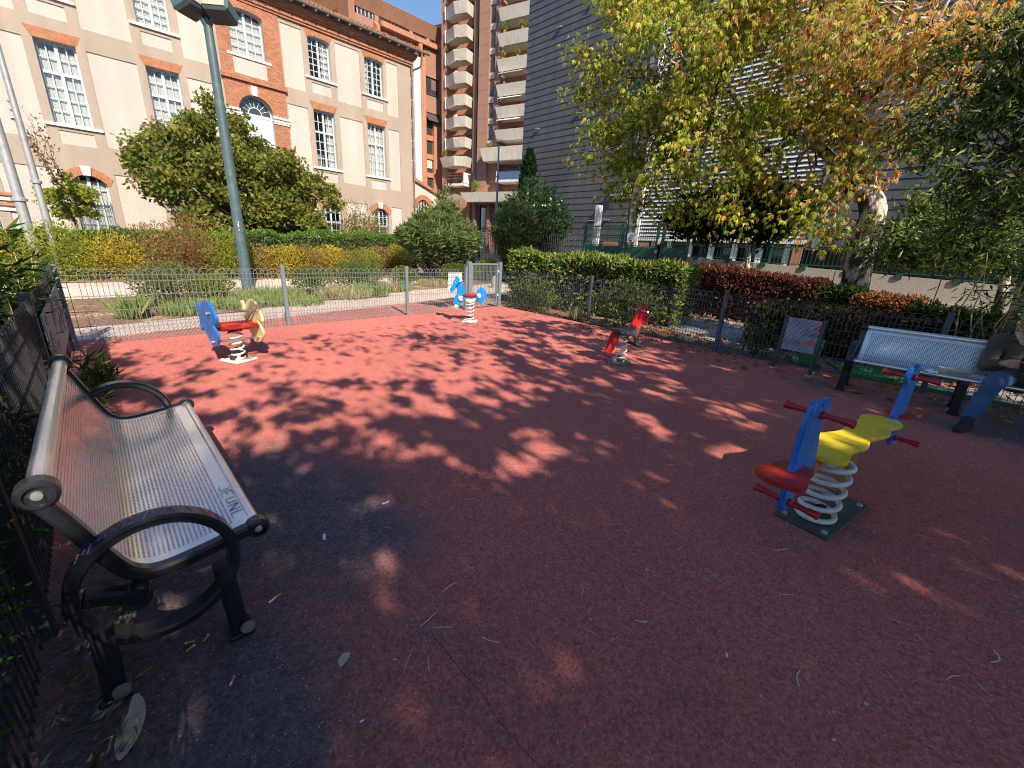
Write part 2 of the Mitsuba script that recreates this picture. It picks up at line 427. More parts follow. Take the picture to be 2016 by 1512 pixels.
# person
scene['skin'] = pr(proc(lambda p, n, uv: mix((.42, .185, .125), (.52, .26, .185), fbm(p.x * 18, p.y * 18, p.z * 18, 3))), .5)
scene['jacket'] = pr(proc(lambda p, n, uv: mix((.052, .048, .032), (.095, .085, .058), fbm(p.x * 12, p.y * 12, p.z * 12, 4))), .9)
scene['denim'] = pr(proc(lambda p, n, uv: mix((.020, .055, .135), (.050, .115, .235), fbm(p.x * 10, p.y * 10, p.z * 10, 4)) * (.85 + .3 * noise(p.x * 180, p.y * 180, p.z * 180))), .9)
scene['shoe'] = pr((.022, .020, .022), .85)
scene['hair_grey'] = pr((.40, .38, .35), .9)
scene['hair_dark'] = pr((.16, .145, .13), .9)
scene['phone'] = pr((.02, .02, .022), .2)
scene['eye'] = pr((.03, .025, .02), .2)
scene['pen_violet'] = pr((.30, .16, .42), .6)
def spray(p, n, uv):
    d = fbm(p.x * 7, p.y * 7, p.z * 7, 3); r = smoothstep(.60, .74, fbm(p.x * 9 + 4, p.y * 9, p.z * 9, 2) + .55 * (1.14 - p.y))
    return mix(mix((.12, .11, .16), (.50, .49, .58), d), (.62, .05, .11), r * .85)
scene['panel_paint'] = pr(proc(spray), .35, .5)
for _k in [k for k in scene if k not in ('type', 'camera', 'sky')]: scene['mat_' + _k] = scene.pop(_k)
# ------------------------------------------------------------------ the ground
def sheet(poly, z, hole=None):
    P = sg.Polygon(poly)
    m = trimesh.creation.extrude_polygon(P, .05, engine='earcut'); m.apply_translation([0, 0, z - .05]); return m
BACK = lambda x: 7.92 + .064 * (x + .37)                 # the line of the back fence
struct('ground', sheet([(-150, -150), (250, -150), (250, 250), (-150, 250)], -.030), 'asphalt')
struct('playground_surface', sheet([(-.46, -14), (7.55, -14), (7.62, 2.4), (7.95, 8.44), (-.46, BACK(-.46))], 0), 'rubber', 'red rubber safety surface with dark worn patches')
struct('path', sheet([(-.46, BACK(-.46)), (9.4, BACK(9.4)), (9.4, 11.0), (5.9, 10.0), (.83, 8.62), (-6, 6.9), (-6, 6.0), (-.46, 7.0)], -.006), 'red_path', 'red strip of path outside the back fence')
struct('kerb', sheet([(-6, 6.9), (.83, 8.62), (5.9, 10.0), (9.4, 11.0), (14, 12.3), (14, 14.6), (7.3, 12.5), (.98, 9.75), (-6, 7.6)], .004), 'pink_path', 'pale pinkish walkway beyond the red strip')
struct('planting_bed', sheet([(-8, 7.2), (.98, 9.76), (7.3, 12.5), (14, 14.6), (14, 16), (9, 14.78), (1.5, 13.7), (-8, 11.4)], .012), 'soil')
struct('path', sheet([(-14, 9.8), (1.5, 13.7), (9, 14.78), (22, 18), (22, 22), (9.5, 18.4), (2, 17.6), (-14, 15)], .002), 'pink_path', 'pale path in front of the shrubs')
struct('planting_bed', sheet([(-14, 15.05), (2, 17.65), (9.5, 18.45), (19, 20.5), (19, 24), (-14, 24)], .016), 'soil')
struct('path', sheet([(7.7, -12), (11.7, -12), (11.9, 5.5), (12.6, 10.4), (10.2, 10.4), (9.2, 4.5), (8.2, 2.2), (7.75, 0)], -.008), 'paving', 'blue grey paved path behind the right hand fence')
struct('planting_bed', sheet([(7.96, 3.2), (8.9, 3.8), (9.9, 10.2), (8.5, 9.8)], -.002), 'soil')
struct('planting_bed', sheet([(11.95, -9), (16.8, -9), (16.8, 9), (12.5, 9)], .004), 'soil')

# ------------------------------------------------------------------ the long plaster building on the left
K24 = 28 / 24.0
BX = lambda x: x * K24
BZ = lambda z: CAM_H + (z - CAM_H) * K24
FY = 28.0
pb = thing('plaster_building', 'long cream and tan plaster building with blue windows and brick trim', 'building')

def upright(poly, holes, y0, y1):
    """polygon in (x, z) of the facade, from y0 (front) to y1"""
    P = sg.Polygon(poly)
    for h in holes: P = P.difference(sg.Polygon(h))
    gs = P.geoms if hasattr(P, 'geoms') else [P]
    out = []
    for g in gs:
        m = trimesh.creation.extrude_polygon(g, y1 - y0, engine='earcut')
        m.apply_transform(basis([0, y1, 0], [1, 0, 0], [0, 0, 1], [0, -1, 0])); out.append(m)
    return trimesh.util.concatenate(out)

def rect(x0, x1, z0, z1): return [(BX(x0), BZ(z0)), (BX(x1), BZ(z0)), (BX(x1), BZ(z1)), (BX(x0), BZ(z1))]
def arched(x0, x1, z0, z1, rise):
    c = (x0 + x1) / 2; w = (x1 - x0) / 2
    return [(BX(x0), BZ(z0)), (BX(x1), BZ(z0))] + [(BX(c + w * math.cos(a)), BZ(z1 + rise * math.sin(a))) for a in np.linspace(0, math.pi, 13)]

BAYS = [-5.55, -2.55, .47, 3.42, 9.75, 12.57]
W = .52
holes = []
for c in BAYS:
    holes += [arched(c - W, c + W, 9.03, 10.60, .12), rect(c - W, c + W, 5.08, 7.66), arched(c - W, c + W, .9, 3.05, .38)]
cb = 6.64
holes += [arched(cb - .66, cb + .66, 9.02, 10.55, .16), arched(cb - .70, cb + .70, .6, 6.85, .70)]
outer = rect(-9, 14.78, -.8, 11.3)
part(pb, 'wall', cat_(upright(outer, holes, FY, FY + .38), box(BX(-9), BX(14.78), FY + 11.6, FY + 12, -1, BZ(11.3)),
     box(BX(14.78) - .38, BX(14.78), FY + .381, FY + 11.6, -1, BZ(11.3)), box(BX(-9), BX(-9) + .4, FY + .381, FY + 11.6, -1, BZ(11.3))), 'plaster_cream')
part(pb, 'interior', cat_(box(BX(-9) + .41, BX(14.78) - .39, FY + 2.4, FY + 2.5, -.9, BZ(11.2)), box(BX(-9) + .41, BX(14.78) - .39, FY + .39, FY + 2.39, BZ(8.0), BZ(8.1)),
     box(BX(-9) + .41, BX(14.78) - .39, FY + .39, FY + 2.39, BZ(4.1), BZ(4.2)), box(BX(-9) + .41, BX(14.78) - .39, FY + .39, FY + 2.39, BZ(11.0), BZ(11.1))), 'room')
# tan bands and frames, proud of the cream fields
fields = []
edges = BAYS[:4] + [None] + BAYS[4:]
def gap(a, b): return [rect(a, b, 8.30, 10.80), rect(a, b, 4.50, 7.62), rect(a, b, -.5, 3.55)]
for a, b in zip(BAYS[:3], BAYS[1:4]): fields += gap(a + .78, b - .78)
fields += gap(3.42 + .78, 5.42) + gap(8.05, 9.75 - .78) + gap(9.75 + .78, 12.57 - .78) + gap(12.57 + .72, 13.98)
for c in BAYS: fields += [rect(c - .47, c + .47, 8.36, 8.80), rect(c - .47, c + .47, 4.42, 4.86)]
part(pb, 'wall_frame', upright(outer, holes + fields, FY - .045, FY - .001), 'plaster_tan')
# brick centre bay
bay_holes = [holes[-2], holes[-1], rect(cb - .66, cb + .66, 8.28, 8.92)]
part(pb, 'brick_bay', upright(rect(5.50, 7.98, -.7, 10.95), bay_holes, FY - .11, FY - .046), 'brick')
part(pb, 'string_course', upright(rect(5.42, 8.06, 8.02, 8.20), [], FY - .24, FY - .111), 'brick')
part(pb, 'apron_panel', upright(rect(cb - .655, cb + .655, 8.285, 8.915), [], FY - .075, FY - .047), 'plaster_cream')

def lintel(c, w, z0, z1, n, rise=0.0, keystone=False, splay=.20):
    """row of upright bricks over an opening: a mortar bed and one part per brick"""
    def at(t, s):                                            # t 0..1 along, s 0..1 up
        x = c + (t * 2 - 1) * (w + splay * s * .75)
        z = z0 + (z1 - z0) * s + rise * (1 - (t * 2 - 1) ** 2)
        return BX(x), BZ(z)
    bed = [at(t, 0) for t in np.linspace(0, 1, 9)] + [at(t, 1) for t in np.linspace(1, 0, 9)]
    k = part(pb, 'lintel', upright(bed, [], FY - .050, FY - .002), 'plaster_tan')
    for i in range(n):
        a, b = (i + .06) / n, (i + .94) / n
        key = keystone and abs((i + .5) / n - .5) < .09
        q = [at(a, .0 if not key else -.06), at(b, .0 if not key else -.06), at(b, .985 if not key else 1.1), at(a, .985 if not key else 1.1)]
        if key: continue
        part(k, 'brick', upright(q, [], FY - .064 - .006 * ((i * 7) % 3) / 2, FY - .051), 'brick_piece')
    if keystone:
        part(k, 'keystone', upright([at(.41, -.06), at(.59, -.06), at(.60, 1.12), at(.40, 1.12)], [], FY - .13, FY - .051), 'white_stone')

PANE = ply((np.array([[-1, -1, 0], [1, -1, 0], [1, 1, 0], [-1, 1, 0.0]]), np.array([[0, 1, 2, 3]])), 'pane')
def sash(c, w, z0, z1, rows, transom=None, curtain=0, grille=False, name='window', open_leaf=False):
    """a two-leaf casement with glazing bars; sub-parts: bars, panes, curtain"""
    x0, x1, za, zb = BX(c - w), BX(c + w), BZ(z0), BZ(z1)
    y0, y1 = FY + .20, FY + .26
    fr = [box(x0, x0 + .07, y0, y1, za, zb), box(x1 - .07, x1, y0, y1, za, zb), box(x0 + .071, x1 - .071, y0, y1, za, za + .08), box(x0 + .071, x1 - .071, y0, y1, zb - .07, zb),
          box((x0 + x1) / 2 - .055, (x0 + x1) / 2 + .055, y0 - .02, y1, za + .081, zb - .071)]
    cuts = [za + .08, zb - .07]
    if transom:
        zt = BZ(transom); fr.append(box(x0 + .071, (x0 + x1) / 2 - .056, y0 - .03, y1, zt - .055, zt + .055)); fr.append(box((x0 + x1) / 2 + .056, x1 - .071, y0 - .03, y1, zt - .055, zt + .055))
        zs = list(np.linspace(za + .08, zt - .055, rows[0] + 1)) ; zs2 = list(np.linspace(zt + .055, zb - .07, rows[1] + 1))
        spans = list(zip(zs[:-1], zs[1:])) + list(zip(zs2[:-1], zs2[1:])); barz = zs[1:-1] + zs2[1:-1]
    else:
        zs = list(np.linspace(za + .08, zb - .07, rows[0] + 1)); spans = list(zip(zs[:-1], zs[1:])); barz = zs[1:-1]
    k = part(pb, name, cat_(fr), 'window_blue')
    xm = (x0 + x1) / 2
    halves = [(x0 + .07, xm - .055), (xm + .055, x1 - .07)]
    for a, b in halves:
        for z in barz: bx(k, 'glazing_bar', a, b, y0 + .012, y0 + .045, z - .019, z + .019, 'window_blue')
        m = (a + b) / 2
        bx(k, 'glazing_bar', m - .019, m + .019, y0 + .008, y0 + .049, za + .08, zb - .07, 'window_blue')
        for zl, zh in spans:
            for p, q in ((a, m - .013), (m + .013, b)):
                t = T4().translate([(p + q) / 2, y0 + .03, (zl + zh) / 2]).rotate([1, 0, 0], 90).scale([(q - p) / 2, (zh - zl) / 2, 1])
                again(k, 'pane', PANE, t)
    if curtain:
        n = 60; xs = np.linspace(x0 + .05, x1 - .05, n); keep = []
        yy = y1 + .075 + .010 * np.sin(np.arange(n) * .9) + .006 * np.sin(np.arange(n) * .31)
        lo, hi = (0, n) if curtain == 1 else ((0, int(n * .3)) if curtain == 2 else (int(n * .66), n))
        zt = zb - .1 if curtain != 1 else zb - .25
        v = np.array([[xs[i], yy[i], z] for i in range(lo, hi) for z in (za + .06, zt)]); m = hi - lo
        f = [[2 * i, 2 * i + 2, 2 * i + 3] for i in range(m - 1)] + [[2 * i, 2 * i + 3, 2 * i + 1] for i in range(m - 1)]
        part(k, 'curtain', (v, np.array(f)), 'curtain', smooth=True)
    if grille:
        for x in np.linspace(x0 + .05, x1 - .05, 11): bx(k, 'grille_bar', x - .011, x + .011, FY + .05, FY + .07, za, BZ(2.55), 'frame_dark')
        for z in (za + .25, BZ(2.35)): bx(k, 'grille_bar', x0 - .02, x1 + .02, FY + .071, FY + .09, z - .012, z + .012, 'frame_dark')
    return k

def sill(c, w, z):
    bx(pb, 'sill', BX(c - w - .24), BX(c + w + .24), FY - .14, FY + .19, BZ(z) - .115, BZ(z) - .002, 'white_stone')
cur_up = {0: 1, 1: 2, 2: 1, 3: 1, 4: 3, 5: 2}; cur_lo = {0: 1, 1: 1, 2: 1, 3: 1, 4: 3, 5: 1}
for i, c in enumerate(BAYS):
    sash(c, W, 9.03, 10.74, (6,), None, cur_up[i]); sill(c, W, 9.03)
    lintel(c, W + .03, 10.62, 10.95, 16, .13)
    sash(c, W, 5.08, 7.66, (4, 2), 6.72, cur_lo[i]); sill(c, W, 5.08)
    lintel(c, W + .03, 7.67, 7.99, 16)
    sash(c, W, .9, 3.45, (4, 2), 2.45, 1 if i < 4 else 2, grille=True); sill(c, W, .9)
    lintel(c, W + .06, 3.06, 3.34, 15, .37, keystone=True)
kc = sash(cb, .66, 9.02, 10.74, (5,), None, 1); sill(cb, .62, 9.02)
lintel(cb, .69, 10.62, 10.92, 20, .15)
# round-headed doorway with a fan light
R0 = BX(.70)
ca = (BX(cb), BZ(6.85))
ring = lambda r0, r1, y0, y1, a0=0, a1=math.pi, n=25: upright([(ca[0] + r1 * math.cos(a), ca[1] + r1 * math.sin(a)) for a in np.linspace(a0, a1, n)] + [(ca[0] + r0 * math.cos(a), ca[1] + r0 * math.sin(a)) for a in np.linspace(a1, a0, n)], [], y0, y1)
ak = part(pb, 'arch', ring(R0 + .002, R0 + .36, FY - .128, FY - .111), 'plaster_tan')
for i in range(30):
    a0, a1 = math.pi * (i + .05) / 30, math.pi * (i + .95) / 30
    if abs(i - 14.5) < 1.6: continue
    part(ak, 'brick', ring(R0 + .004, R0 + .17, FY - .165, FY - .129, a0, a1, 3), 'brick_piece')
    part(ak, 'brick', ring(R0 + .185, R0 + .35, FY - .145, FY - .129, a0, a1, 3), 'brick_piece')
part(ak, 'keystone', upright([(ca[0] - .10, ca[1] + R0 - .02), (ca[0] + .10, ca[1] + R0 - .02), (ca[0] + .15, ca[1] + R0 + .42), (ca[0] - .15, ca[1] + R0 + .42)], [], FY - .22, FY - .129), 'white_stone')
for s in (-1, 1):
    xa, xb = sorted((cb + s * .69, cb + s * 1.38))
    for q, (za, zb, out) in enumerate(((6.60, 6.68, .16), (6.68, 6.80, .19), (6.80, 6.90, .25))):
        bx(pb, 'impost', BX(xa) - (.02 * q if s > 0 else 0), BX(xb) + .02 * q, FY - out, FY - .1105, BZ(za), BZ(zb) - .002, 'white_stone')
fy = FY + .17
fan = part(pb, 'fan_light', cat_(ring(R0 - .07, R0 - .002, fy, fy + .06), ring(R0 * .36, R0 * .36 + .045, fy, fy + .05), box(ca[0] - R0, ca[0] + R0, fy - .02, fy + .06, ca[1] - .14, ca[1] - .002)), 'window_blue')
for a in np.linspace(0, math.pi, 9)[1:-1]:
    part(fan, 'glazing_bar', rod([ca[0] + R0 * .38 * math.cos(a), fy + .025, ca[1] + R0 * .38 * math.sin(a)], [ca[0] + (R0 - .05) * math.cos(a), fy + .025, ca[1] + (R0 - .05) * math.sin(a)], .017, 6), 'window_blue')
ang = np.linspace(0, math.pi, 9)
for a0, a1 in zip(ang[:-1], ang[1:]):
    part(fan, 'pane', ring(R0 * .38, R0 - .06, fy + .05, fy + .056, a0, a1, 4), 'dark_pane')
part(fan, 'pane', upright([(ca[0] + R0 * .36 * math.cos(a), ca[1] + R0 * .36 * math.sin(a)) for a in np.linspace(0, math.pi, 13)], [], fy + .05, fy + .056), 'dark_pane')
dk = part(pb, 'door', box(ca[0] - R0 + .01, ca[0] + R0 - .01, fy, fy + .07, -.02, ca[1] - .141), 'window_blue', label='pale blue double door under the round fan light')
for s in (-1, 1):
    for za, zb in ((.3, 1.2), (1.4, 2.9), (3.1, 5.2)):
        bx(dk, 'panel', ca[0] + s * R0 * .5 - .28, ca[0] + s * R0 * .5 + .28, fy - .025, fy - .001, za, zb, 'window_blue')
# cornice of stepped brick, gutter, rafters, tiles
steps = [(10.98, .10), (11.08, .16), (11.17, .13), (11.25, .22), (11.33, .30), (11.43, .36)]
for (za, out), zb in zip(steps, [s[0] for s in steps[1:]] + [11.56]):
    bx(pb, 'cornice', BX(-9), BX(14.78) + out, FY - out - .05, FY - .0465, BZ(za) + .001, BZ(zb) - .001, 'brick')
    bx(pb, 'cornice', BX(14.78) + .001, BX(14.78) + out, FY - .046, FY + 11, BZ(za) + .001, BZ(zb) - .001, 'brick')
gx0, gx1, gz, gy = BX(-9), BX(15.66), BZ(11.66), FY - .78
a = np.linspace(math.pi, 2 * math.pi, 9)
prof = [(gy + .085 * math.cos(t), gz + .085 * math.sin(t)) for t in a] + [(gy + .075 * math.cos(t), gz + .075 * math.sin(t)) for t in a[::-1]]
g = trimesh.creation.extrude_polygon(sg.Polygon(prof), gx1 - gx0, engine='earcut'); g.apply_transform(basis([gx0, 0, 0], [0, 1, 0], [0, 0, 1], [1, 0, 0]))
part(pb, 'gutter', g, 'zinc', smooth=30)
for x in np.arange(gx1 - .35, BX(4), -.62):
    part(pb, 'rafter', placed(cham((.09, .75, .12), .015), [x, FY - .42, BZ(11.62)], [1, 0, 0], [0, .97, .25]), 'frame_brown')
sl = math.radians(17)
rv = np.array([[gx0, FY - .72, gz + .05], [gx1, FY - .72, gz + .05], [gx1, FY + 6.2, gz + .05 + 6.9 * math.tan(sl)], [gx0, FY + 6.2, gz + .05 + 6.9 * math.tan(sl)]])
rb = rv - [0, 0, .06]
rk = part(pb, 'roof', trimesh.convex.convex_hull(np.vstack([rv, rb])), 'tile')
tl = tube([[0, 0, 0], [0, .42, .42 * math.tan(sl)]], [.085, .07], 10)
tply = ply(tl, 'tile', smooth=40); rng = np.random.default_rng(3)
for r in range(3):
    for x in np.arange(gx1 - .08, BX(8.2), -.215):
        again(rk, 'roof_tile', tply, T4().translate([x + .01 * rng.normal(), FY - .80 + r * .36 + .015 * rng.normal(), gz + .075 + r * .36 * math.tan(sl) + .012 * rng.normal()]).rotate([0, 0, 1], 3 * rng.normal()))
px = BX(14.78) + .45
part(pb, 'downpipe', tube(spline([[px, gy, gz - .08], [px, gy + .02, gz - .5], [px - .05, gy + .2, gz - .82], [px - .28, FY - .08, gz - .98], [px - .36, FY - .09, gz - 1.4], [px - .36, FY - .09, 0]], 5), .055, 10), 'frame_brown', smooth=40)
# entrance with red awning at the far left end
for i in range(4): bx(pb, 'sign_band', BX(-2.0), BX(-1.46), FY - .12, FY - .06, BZ(1.95 + .17 * i), BZ(1.95 + .17 * i + .10), 'orange_render' if i % 2 else 'white_render')

# ------------------------------------------------------------------ low annex with the sloping tiled roof
an = thing('annex_building', 'small pink plaster annex with a sloping tile roof and brick arch', 'building')
ap = [(17.0, -.5), (19.85, -.5), (19.85, 5.0), (17.0, 6.02)]
arch_c = (18.32, 4.05)
hole = [(arch_c[0] + .55 * math.cos(t), arch_c[1] + .62 * math.sin(t)) for t in np.linspace(0, math.pi, 15)] + [(arch_c[0] - .55, 1.2), (arch_c[0] + .55, 1.2)]
part(an, 'wall', cat_(upright(ap, [hole], FY + .3, FY + .6), box(19.5, 19.84, FY + .61, FY + 6, -.5, 4.98)), 'plaster_cream')
part(an, 'interior', box(17.5, 19.4, FY + 1.6, FY + 1.7, -.4, 4.9), 'room')
for i in range(18):
    a0, a1 = math.pi * (i + .06) / 18, math.pi * (i + .94) / 18
    q = [(arch_c[0] + r * math.cos(a), arch_c[1] + 1.1 * r * math.sin(a)) for r, a in ((.56, a0), (.86, a0), (.86, a1), (.56, a1))]
    part(an, 'brick', upright(q, [], FY + .265, FY + .299), 'brick_piece')
for x in np.linspace(arch_c[0] - .48, arch_c[0] + .48, 8): bx(an, 'grille_bar', x - .015, x + .015, FY + .42, FY + .46, 1.2, 4.6, 'white_metal')
ek = part(an, 'roof', upright([(16.95, 6.04), (19.95, 4.97), (19.95, 5.09), (16.95, 6.16)], [], FY + .1, FY + 6.2), 'tile')
tl2 = ply(tube([[0, 0, 0], [.40, 0, -.143]], [.075, .085], 8), 'tile', smooth=40)
for i in range(8): again(ek, 'roof_tile', tl2, T4().translate([16.98 + .37 * i, FY + .2, 6.19 - .132 * i]))
# ------------------------------------------------------------------ terracotta block with a flat roof, beyond the plaster building
ob = thing('apartment_block', 'terracotta office block with brown concrete roof band behind the plaster building', 'building')
KO = 64 / 46.0
OX = lambda x: x * KO
OZ = lambda z: CAM_H + (z - CAM_H) * KO
OY = 64.0
def ox(name, x0, x1, y0, y1, z0, z1, mat, parent=None): return bx(parent or ob, name, OX(x0), OX(x1), OY + y0, OY + y1, OZ(z0), OZ(z1), mat)
ox('wall', 22.4, 30.05, .0, 14, -1.2, 22.44, 'tower_brown')
ox('wall', 30.06, 32.7, .9, 14, -1.2, 22.44, 'frame_brown')
ox('wall', 29.45, 30.12, -.55, -.001, -1.2, 21.2, 'orange_render')
ox('wall', 31.12, 32.7, -.55, .88, -1.2, 15.0, 'orange_render')
ox('wall', 30.13, 32.68, -.3, .88, 15.9, 17.55, 'tower_brown')
ox('wall', 30.13, 32.68, -.3, .88, 19.35, 21.9, 'tower_brown')
fas = upright([(OX(22.3), 0), (OX(32.55), 0), (OX(32.55), 1), (OX(22.3), 1)], [], 0, 1)
z0, z1 = OZ(22.95), OZ(24.05)
v = np.array([[OX(22.35), OY - .1, z0], [OX(32.3), OY - .1, z0], [OX(32.6), OY - .9, z1], [OX(22.2), OY - .9, z1], [OX(22.35), OY + 14, z0], [OX(32.3), OY + 14, z0], [OX(32.6), OY + 14, z1], [OX(22.2), OY + 14, z1]])
part(ob, 'roof_band', trimesh.convex.convex_hull(v), 'brown_concrete')
ox('roof', 22.6, 32.0, .4, 13.5, 24.051, 24.12, 'frame_brown')
ox('pier', 21.7, 22.34, -.3, 3, 15, 23.9, 'brown_concrete')
ox('wall', 17.5, 21.69, 3.5, 14, -1, 23.0, 'tower_brown')
v = np.array([[OX(17.0), OY + 3.2, OZ(22.2)], [OX(21.69), OY + 3.2, OZ(22.9)], [OX(21.69), OY + 2.2, OZ(24.0)], [OX(17.0), OY + 2.2, OZ(24.0)]])
part(ob, 'roof_band', trimesh.convex.convex_hull(np.vstack([v, v + [0, 10, 0]])), 'brown_concrete')
# window strip under the roof band, with posts
wk = ox('window_strip', 22.6, 31.6, .05, .1, 22.46, 22.94, 'dark_pane')
ox('wall', 31.61, 32.4, .0, .9, 22.441, 22.949, 'orange_render')
for x in np.linspace(22.7, 31.5, 23):
    ox('mullion', x - .03, x + .03, .0, .049, 22.46, 22.94, 'white_render' if x < 24.6 else 'frame_dark', wk)
for x in (24.7, 28.6, 30.7): ox('pier', x - .2, x + .2, -.05, .048, 22.45, 22.945, 'orange_render')
ox('ledge', 24.85, 31.6, -.9, -.003, 22.0, 22.44, 'orange_render')
for x in (24.3, 29.2):
    v = np.array([[OX(x), OY - .9, OZ(21.0)], [OX(x), OY - .9, OZ(21.9)], [OX(x), OY - .002, OZ(22.4)], [OX(x), OY - .002, OZ(20.6)]])
    part(ob, 'fin', trimesh.convex.convex_hull(np.vstack([v, v + [.55, 0, 0]])), 'orange_render')
ox('panel', 28.62, 29.44, -.5, -.001, -1, 20.75, 'white_render')
zs = [19.9, 17.9, 15.95, 13.95, 11.95, 9.95, 7.95, 5.95, 3.9]
for i, z in enumerate(zs):
    k = ox('window', 28.0, 28.56, -.06, -.003, z - 1.25, z, 'frame_dark')
    ox('pane', 28.05, 28.51, -.075, -.061, z - 1.2, z - .05, 'dark_pane', k)
    ox('sill', 27.95, 28.61, -.25, -.004, z - 1.42, z - 1.27, 'white_render')
for i, z in enumerate([19.3, 15.0, 13.05, 11.1, 9.15, 7.2, 5.2]):
    x1 = 31.95 if i == 0 else 31.08
    h = 1.6 if i == 0 else 1.42
    k = ox('window', 30.16, x1, -.1, .2, z - h, z, 'frame_dark')
    ox('pane', 30.24, (30.16 + x1) / 2 - .03, -.13, -.101, z - h + .12, z - .1, 'dark_pane', k)
    ox('pane', (30.16 + x1) / 2 + .03, x1 - .08, -.13, -.101, z - h + .12, z - .1, 'dark_pane', k)
    if i in (0, 3, 5, 6): ox('blind', 30.24 if i else 31.0, x1 - .08, -.16, -.131, z - h + .5, z - .1, 'balcony_concrete' if i else 'frame_brown', k)
    if i: ox('spandrel', 30.13, 31.11, -.35, -.101, z - 1.95, z - h - .01, 'orange_render')
v = np.array([[OX(30.1), OY - 1.2, OZ(15.05)], [OX(32.75), OY - 1.2, OZ(15.05)], [OX(32.75), OY - .1, OZ(15.88)], [OX(30.1), OY - .1, OZ(15.88)]])
part(ob, 'canopy_roof', trimesh.convex.convex_hull(np.vstack([v, v - [0, 0, .15]])), 'frame_dark')
solo('aerial', cat_(rod([OX(30.2), OY + 8, OZ(24)], [OX(30.2), OY + 8, OZ(27.0)], .05, 6), rod([OX(30.2), OY + 8, OZ(25.7)], [OX(30.2) + .3, OY + 8, OZ(25.9)], .03, 5)), 'white_metal', 'thin white aerial mast on the roof of the terracotta block', 'aerial')

# ------------------------------------------------------------------ apartment tower with cream balconies
tw = thing('apartment_tower', 'tall red brown apartment tower with stacks of cream concrete balconies', 'building')
KT = 1.38
ta = math.radians(106.6)
tt, tn = np.array([math.cos(ta), math.sin(ta), 0]), np.array([-math.sin(ta), math.cos(ta), 0])
TP = np.array([33.5 * KT, 37.2 * KT, 0])
TM = basis(TP, tt, tn, [0, 0, 1])
TF = T4(TM.tolist())
TZ = lambda z: CAM_H + (z - CAM_H) * KT
def tx(name, s0, s1, d0, d1, z0, z1, mat, parent=None): return bx(parent or tw, name, s0 * KT, s1 * KT, d0, d1, TZ(z0), TZ(z1), mat, TF)
def tmesh(name, m, mat, parent=None, smooth=False):
    m = m.copy(); m.apply_transform(TM); return part(parent or tw, name, m, mat, smooth)
ZT, Z0 = 31.0, -.9
tx('wall', -8, 6.80, -9, -1.5, Z0, ZT, 'orange_render')
tx('pilaster', 6.81, 7.5, -2.0, .0, Z0, ZT, 'tower_brown')
tx('wall', 7.51, 9.7, -6, -2.2, Z0, 24.9, 'orange_render')
tx('pilaster', 3.05, 3.55, -1.49, -.6, 6.5, ZT, 'frame_brown')
tx('recess', 2.60, 3.04, -1.49, -1.2, Z0, ZT, 'frame_dark')
tx('stair_wall', 1.30, 2.58, -1.49, .1, 6.5, ZT, 'tower_brown')
tx('stair_wall', .0, .60, -1.49, .05, Z0, ZT, 'tower_brown')
tx('wall', .61, 1.29, -1.49, -.25, Z0, ZT, 'tower_brown')
for z in np.arange(8.0, 31, 1.33): tx('joint', 1.295, 2.585, .101, .112, z, z + .035, 'frame_brown')
FL = [33.4, 31.4, 29.4, 27.4, 25.4, 23.37, 21.35, 19.32, 17.28, 15.25, 13.25]
def balcony_left(zt, big=False):
    zt = zt - .25
    zb = zt - .95
    if big: out = [(8.0, -1.0), (7.3, .9), (4.9, 1.7), (3.6, .9), (3.6, -1.0)]; inn = [(7.6, -1.0), (7.0, .65), (4.95, 1.4), (3.9, .7), (3.9, -1.0)]
    else: out = [(6.85, -1.0), (6.80, .25), (5.2, 1.35), (3.72, 1.0), (3.72, -1.0)]; inn = [(6.80, -1.0), (6.70, .0), (5.2, .95), (3.85, .7), (3.85, -1.0)]
    o = np.array(out); i = np.array(inn); o[:, 0] *= KT; i[:, 0] *= KT
    n = len(o)
    top, bot = TZ(zt), TZ(zb)
    rim = i + (o - i) * .72
    v = np.vstack([np.c_[o, np.full(n, top)], np.c_[i, np.full(n, bot)], np.c_[rim, np.full(n, top)], np.c_[i * .98 + .02 * i.mean(0), np.full(n, bot + .25)]])
    f = []
    for k in range(n - 1):
        a, b = k, k + 1
        f += [[a, n + b, n + a], [a, b, n + b], [a, 2 * n + a, 2 * n + b], [a, 2 * n + b, b], [2 * n + a, 3 * n + a, 3 * n + b], [2 * n + a, 3 * n + b, 2 * n + b]]
    for k in range(1, n - 1): f += [[n, n + k, n + k + 1], [3 * n, 3 * n + k + 1, 3 * n + k]]
    m = trimesh.Trimesh(v, np.array(f), process=False)
    k = tmesh('balcony', m, 'balcony_concrete')
    return k, top
rng = np.random.default_rng(11)
def flat_windows(zf, s_list, wall_d, h):
    for s0, s1 in s_list:
        k = tx('window', s0, s1, wall_d, wall_d + .06, zf, zf + h, 'frame_brown')
        m = (s0 + s1) / 2
        if s1 - s0 > .6:
            tx('pane', s0 + .04, m - .02, wall_d + .061, wall_d + .075, zf + .05, zf + h - .05, 'dark_pane', k)
            tx('pane', m + .02, s1 - .04, wall_d + .061, wall_d + .075, zf + .05, zf + h - .05, 'dark_pane', k)
        else: tx('pane', s0 + .04, s1 - .04, wall_d + .061, wall_d + .075, zf + .05, zf + h - .05, 'dark_pane', k)
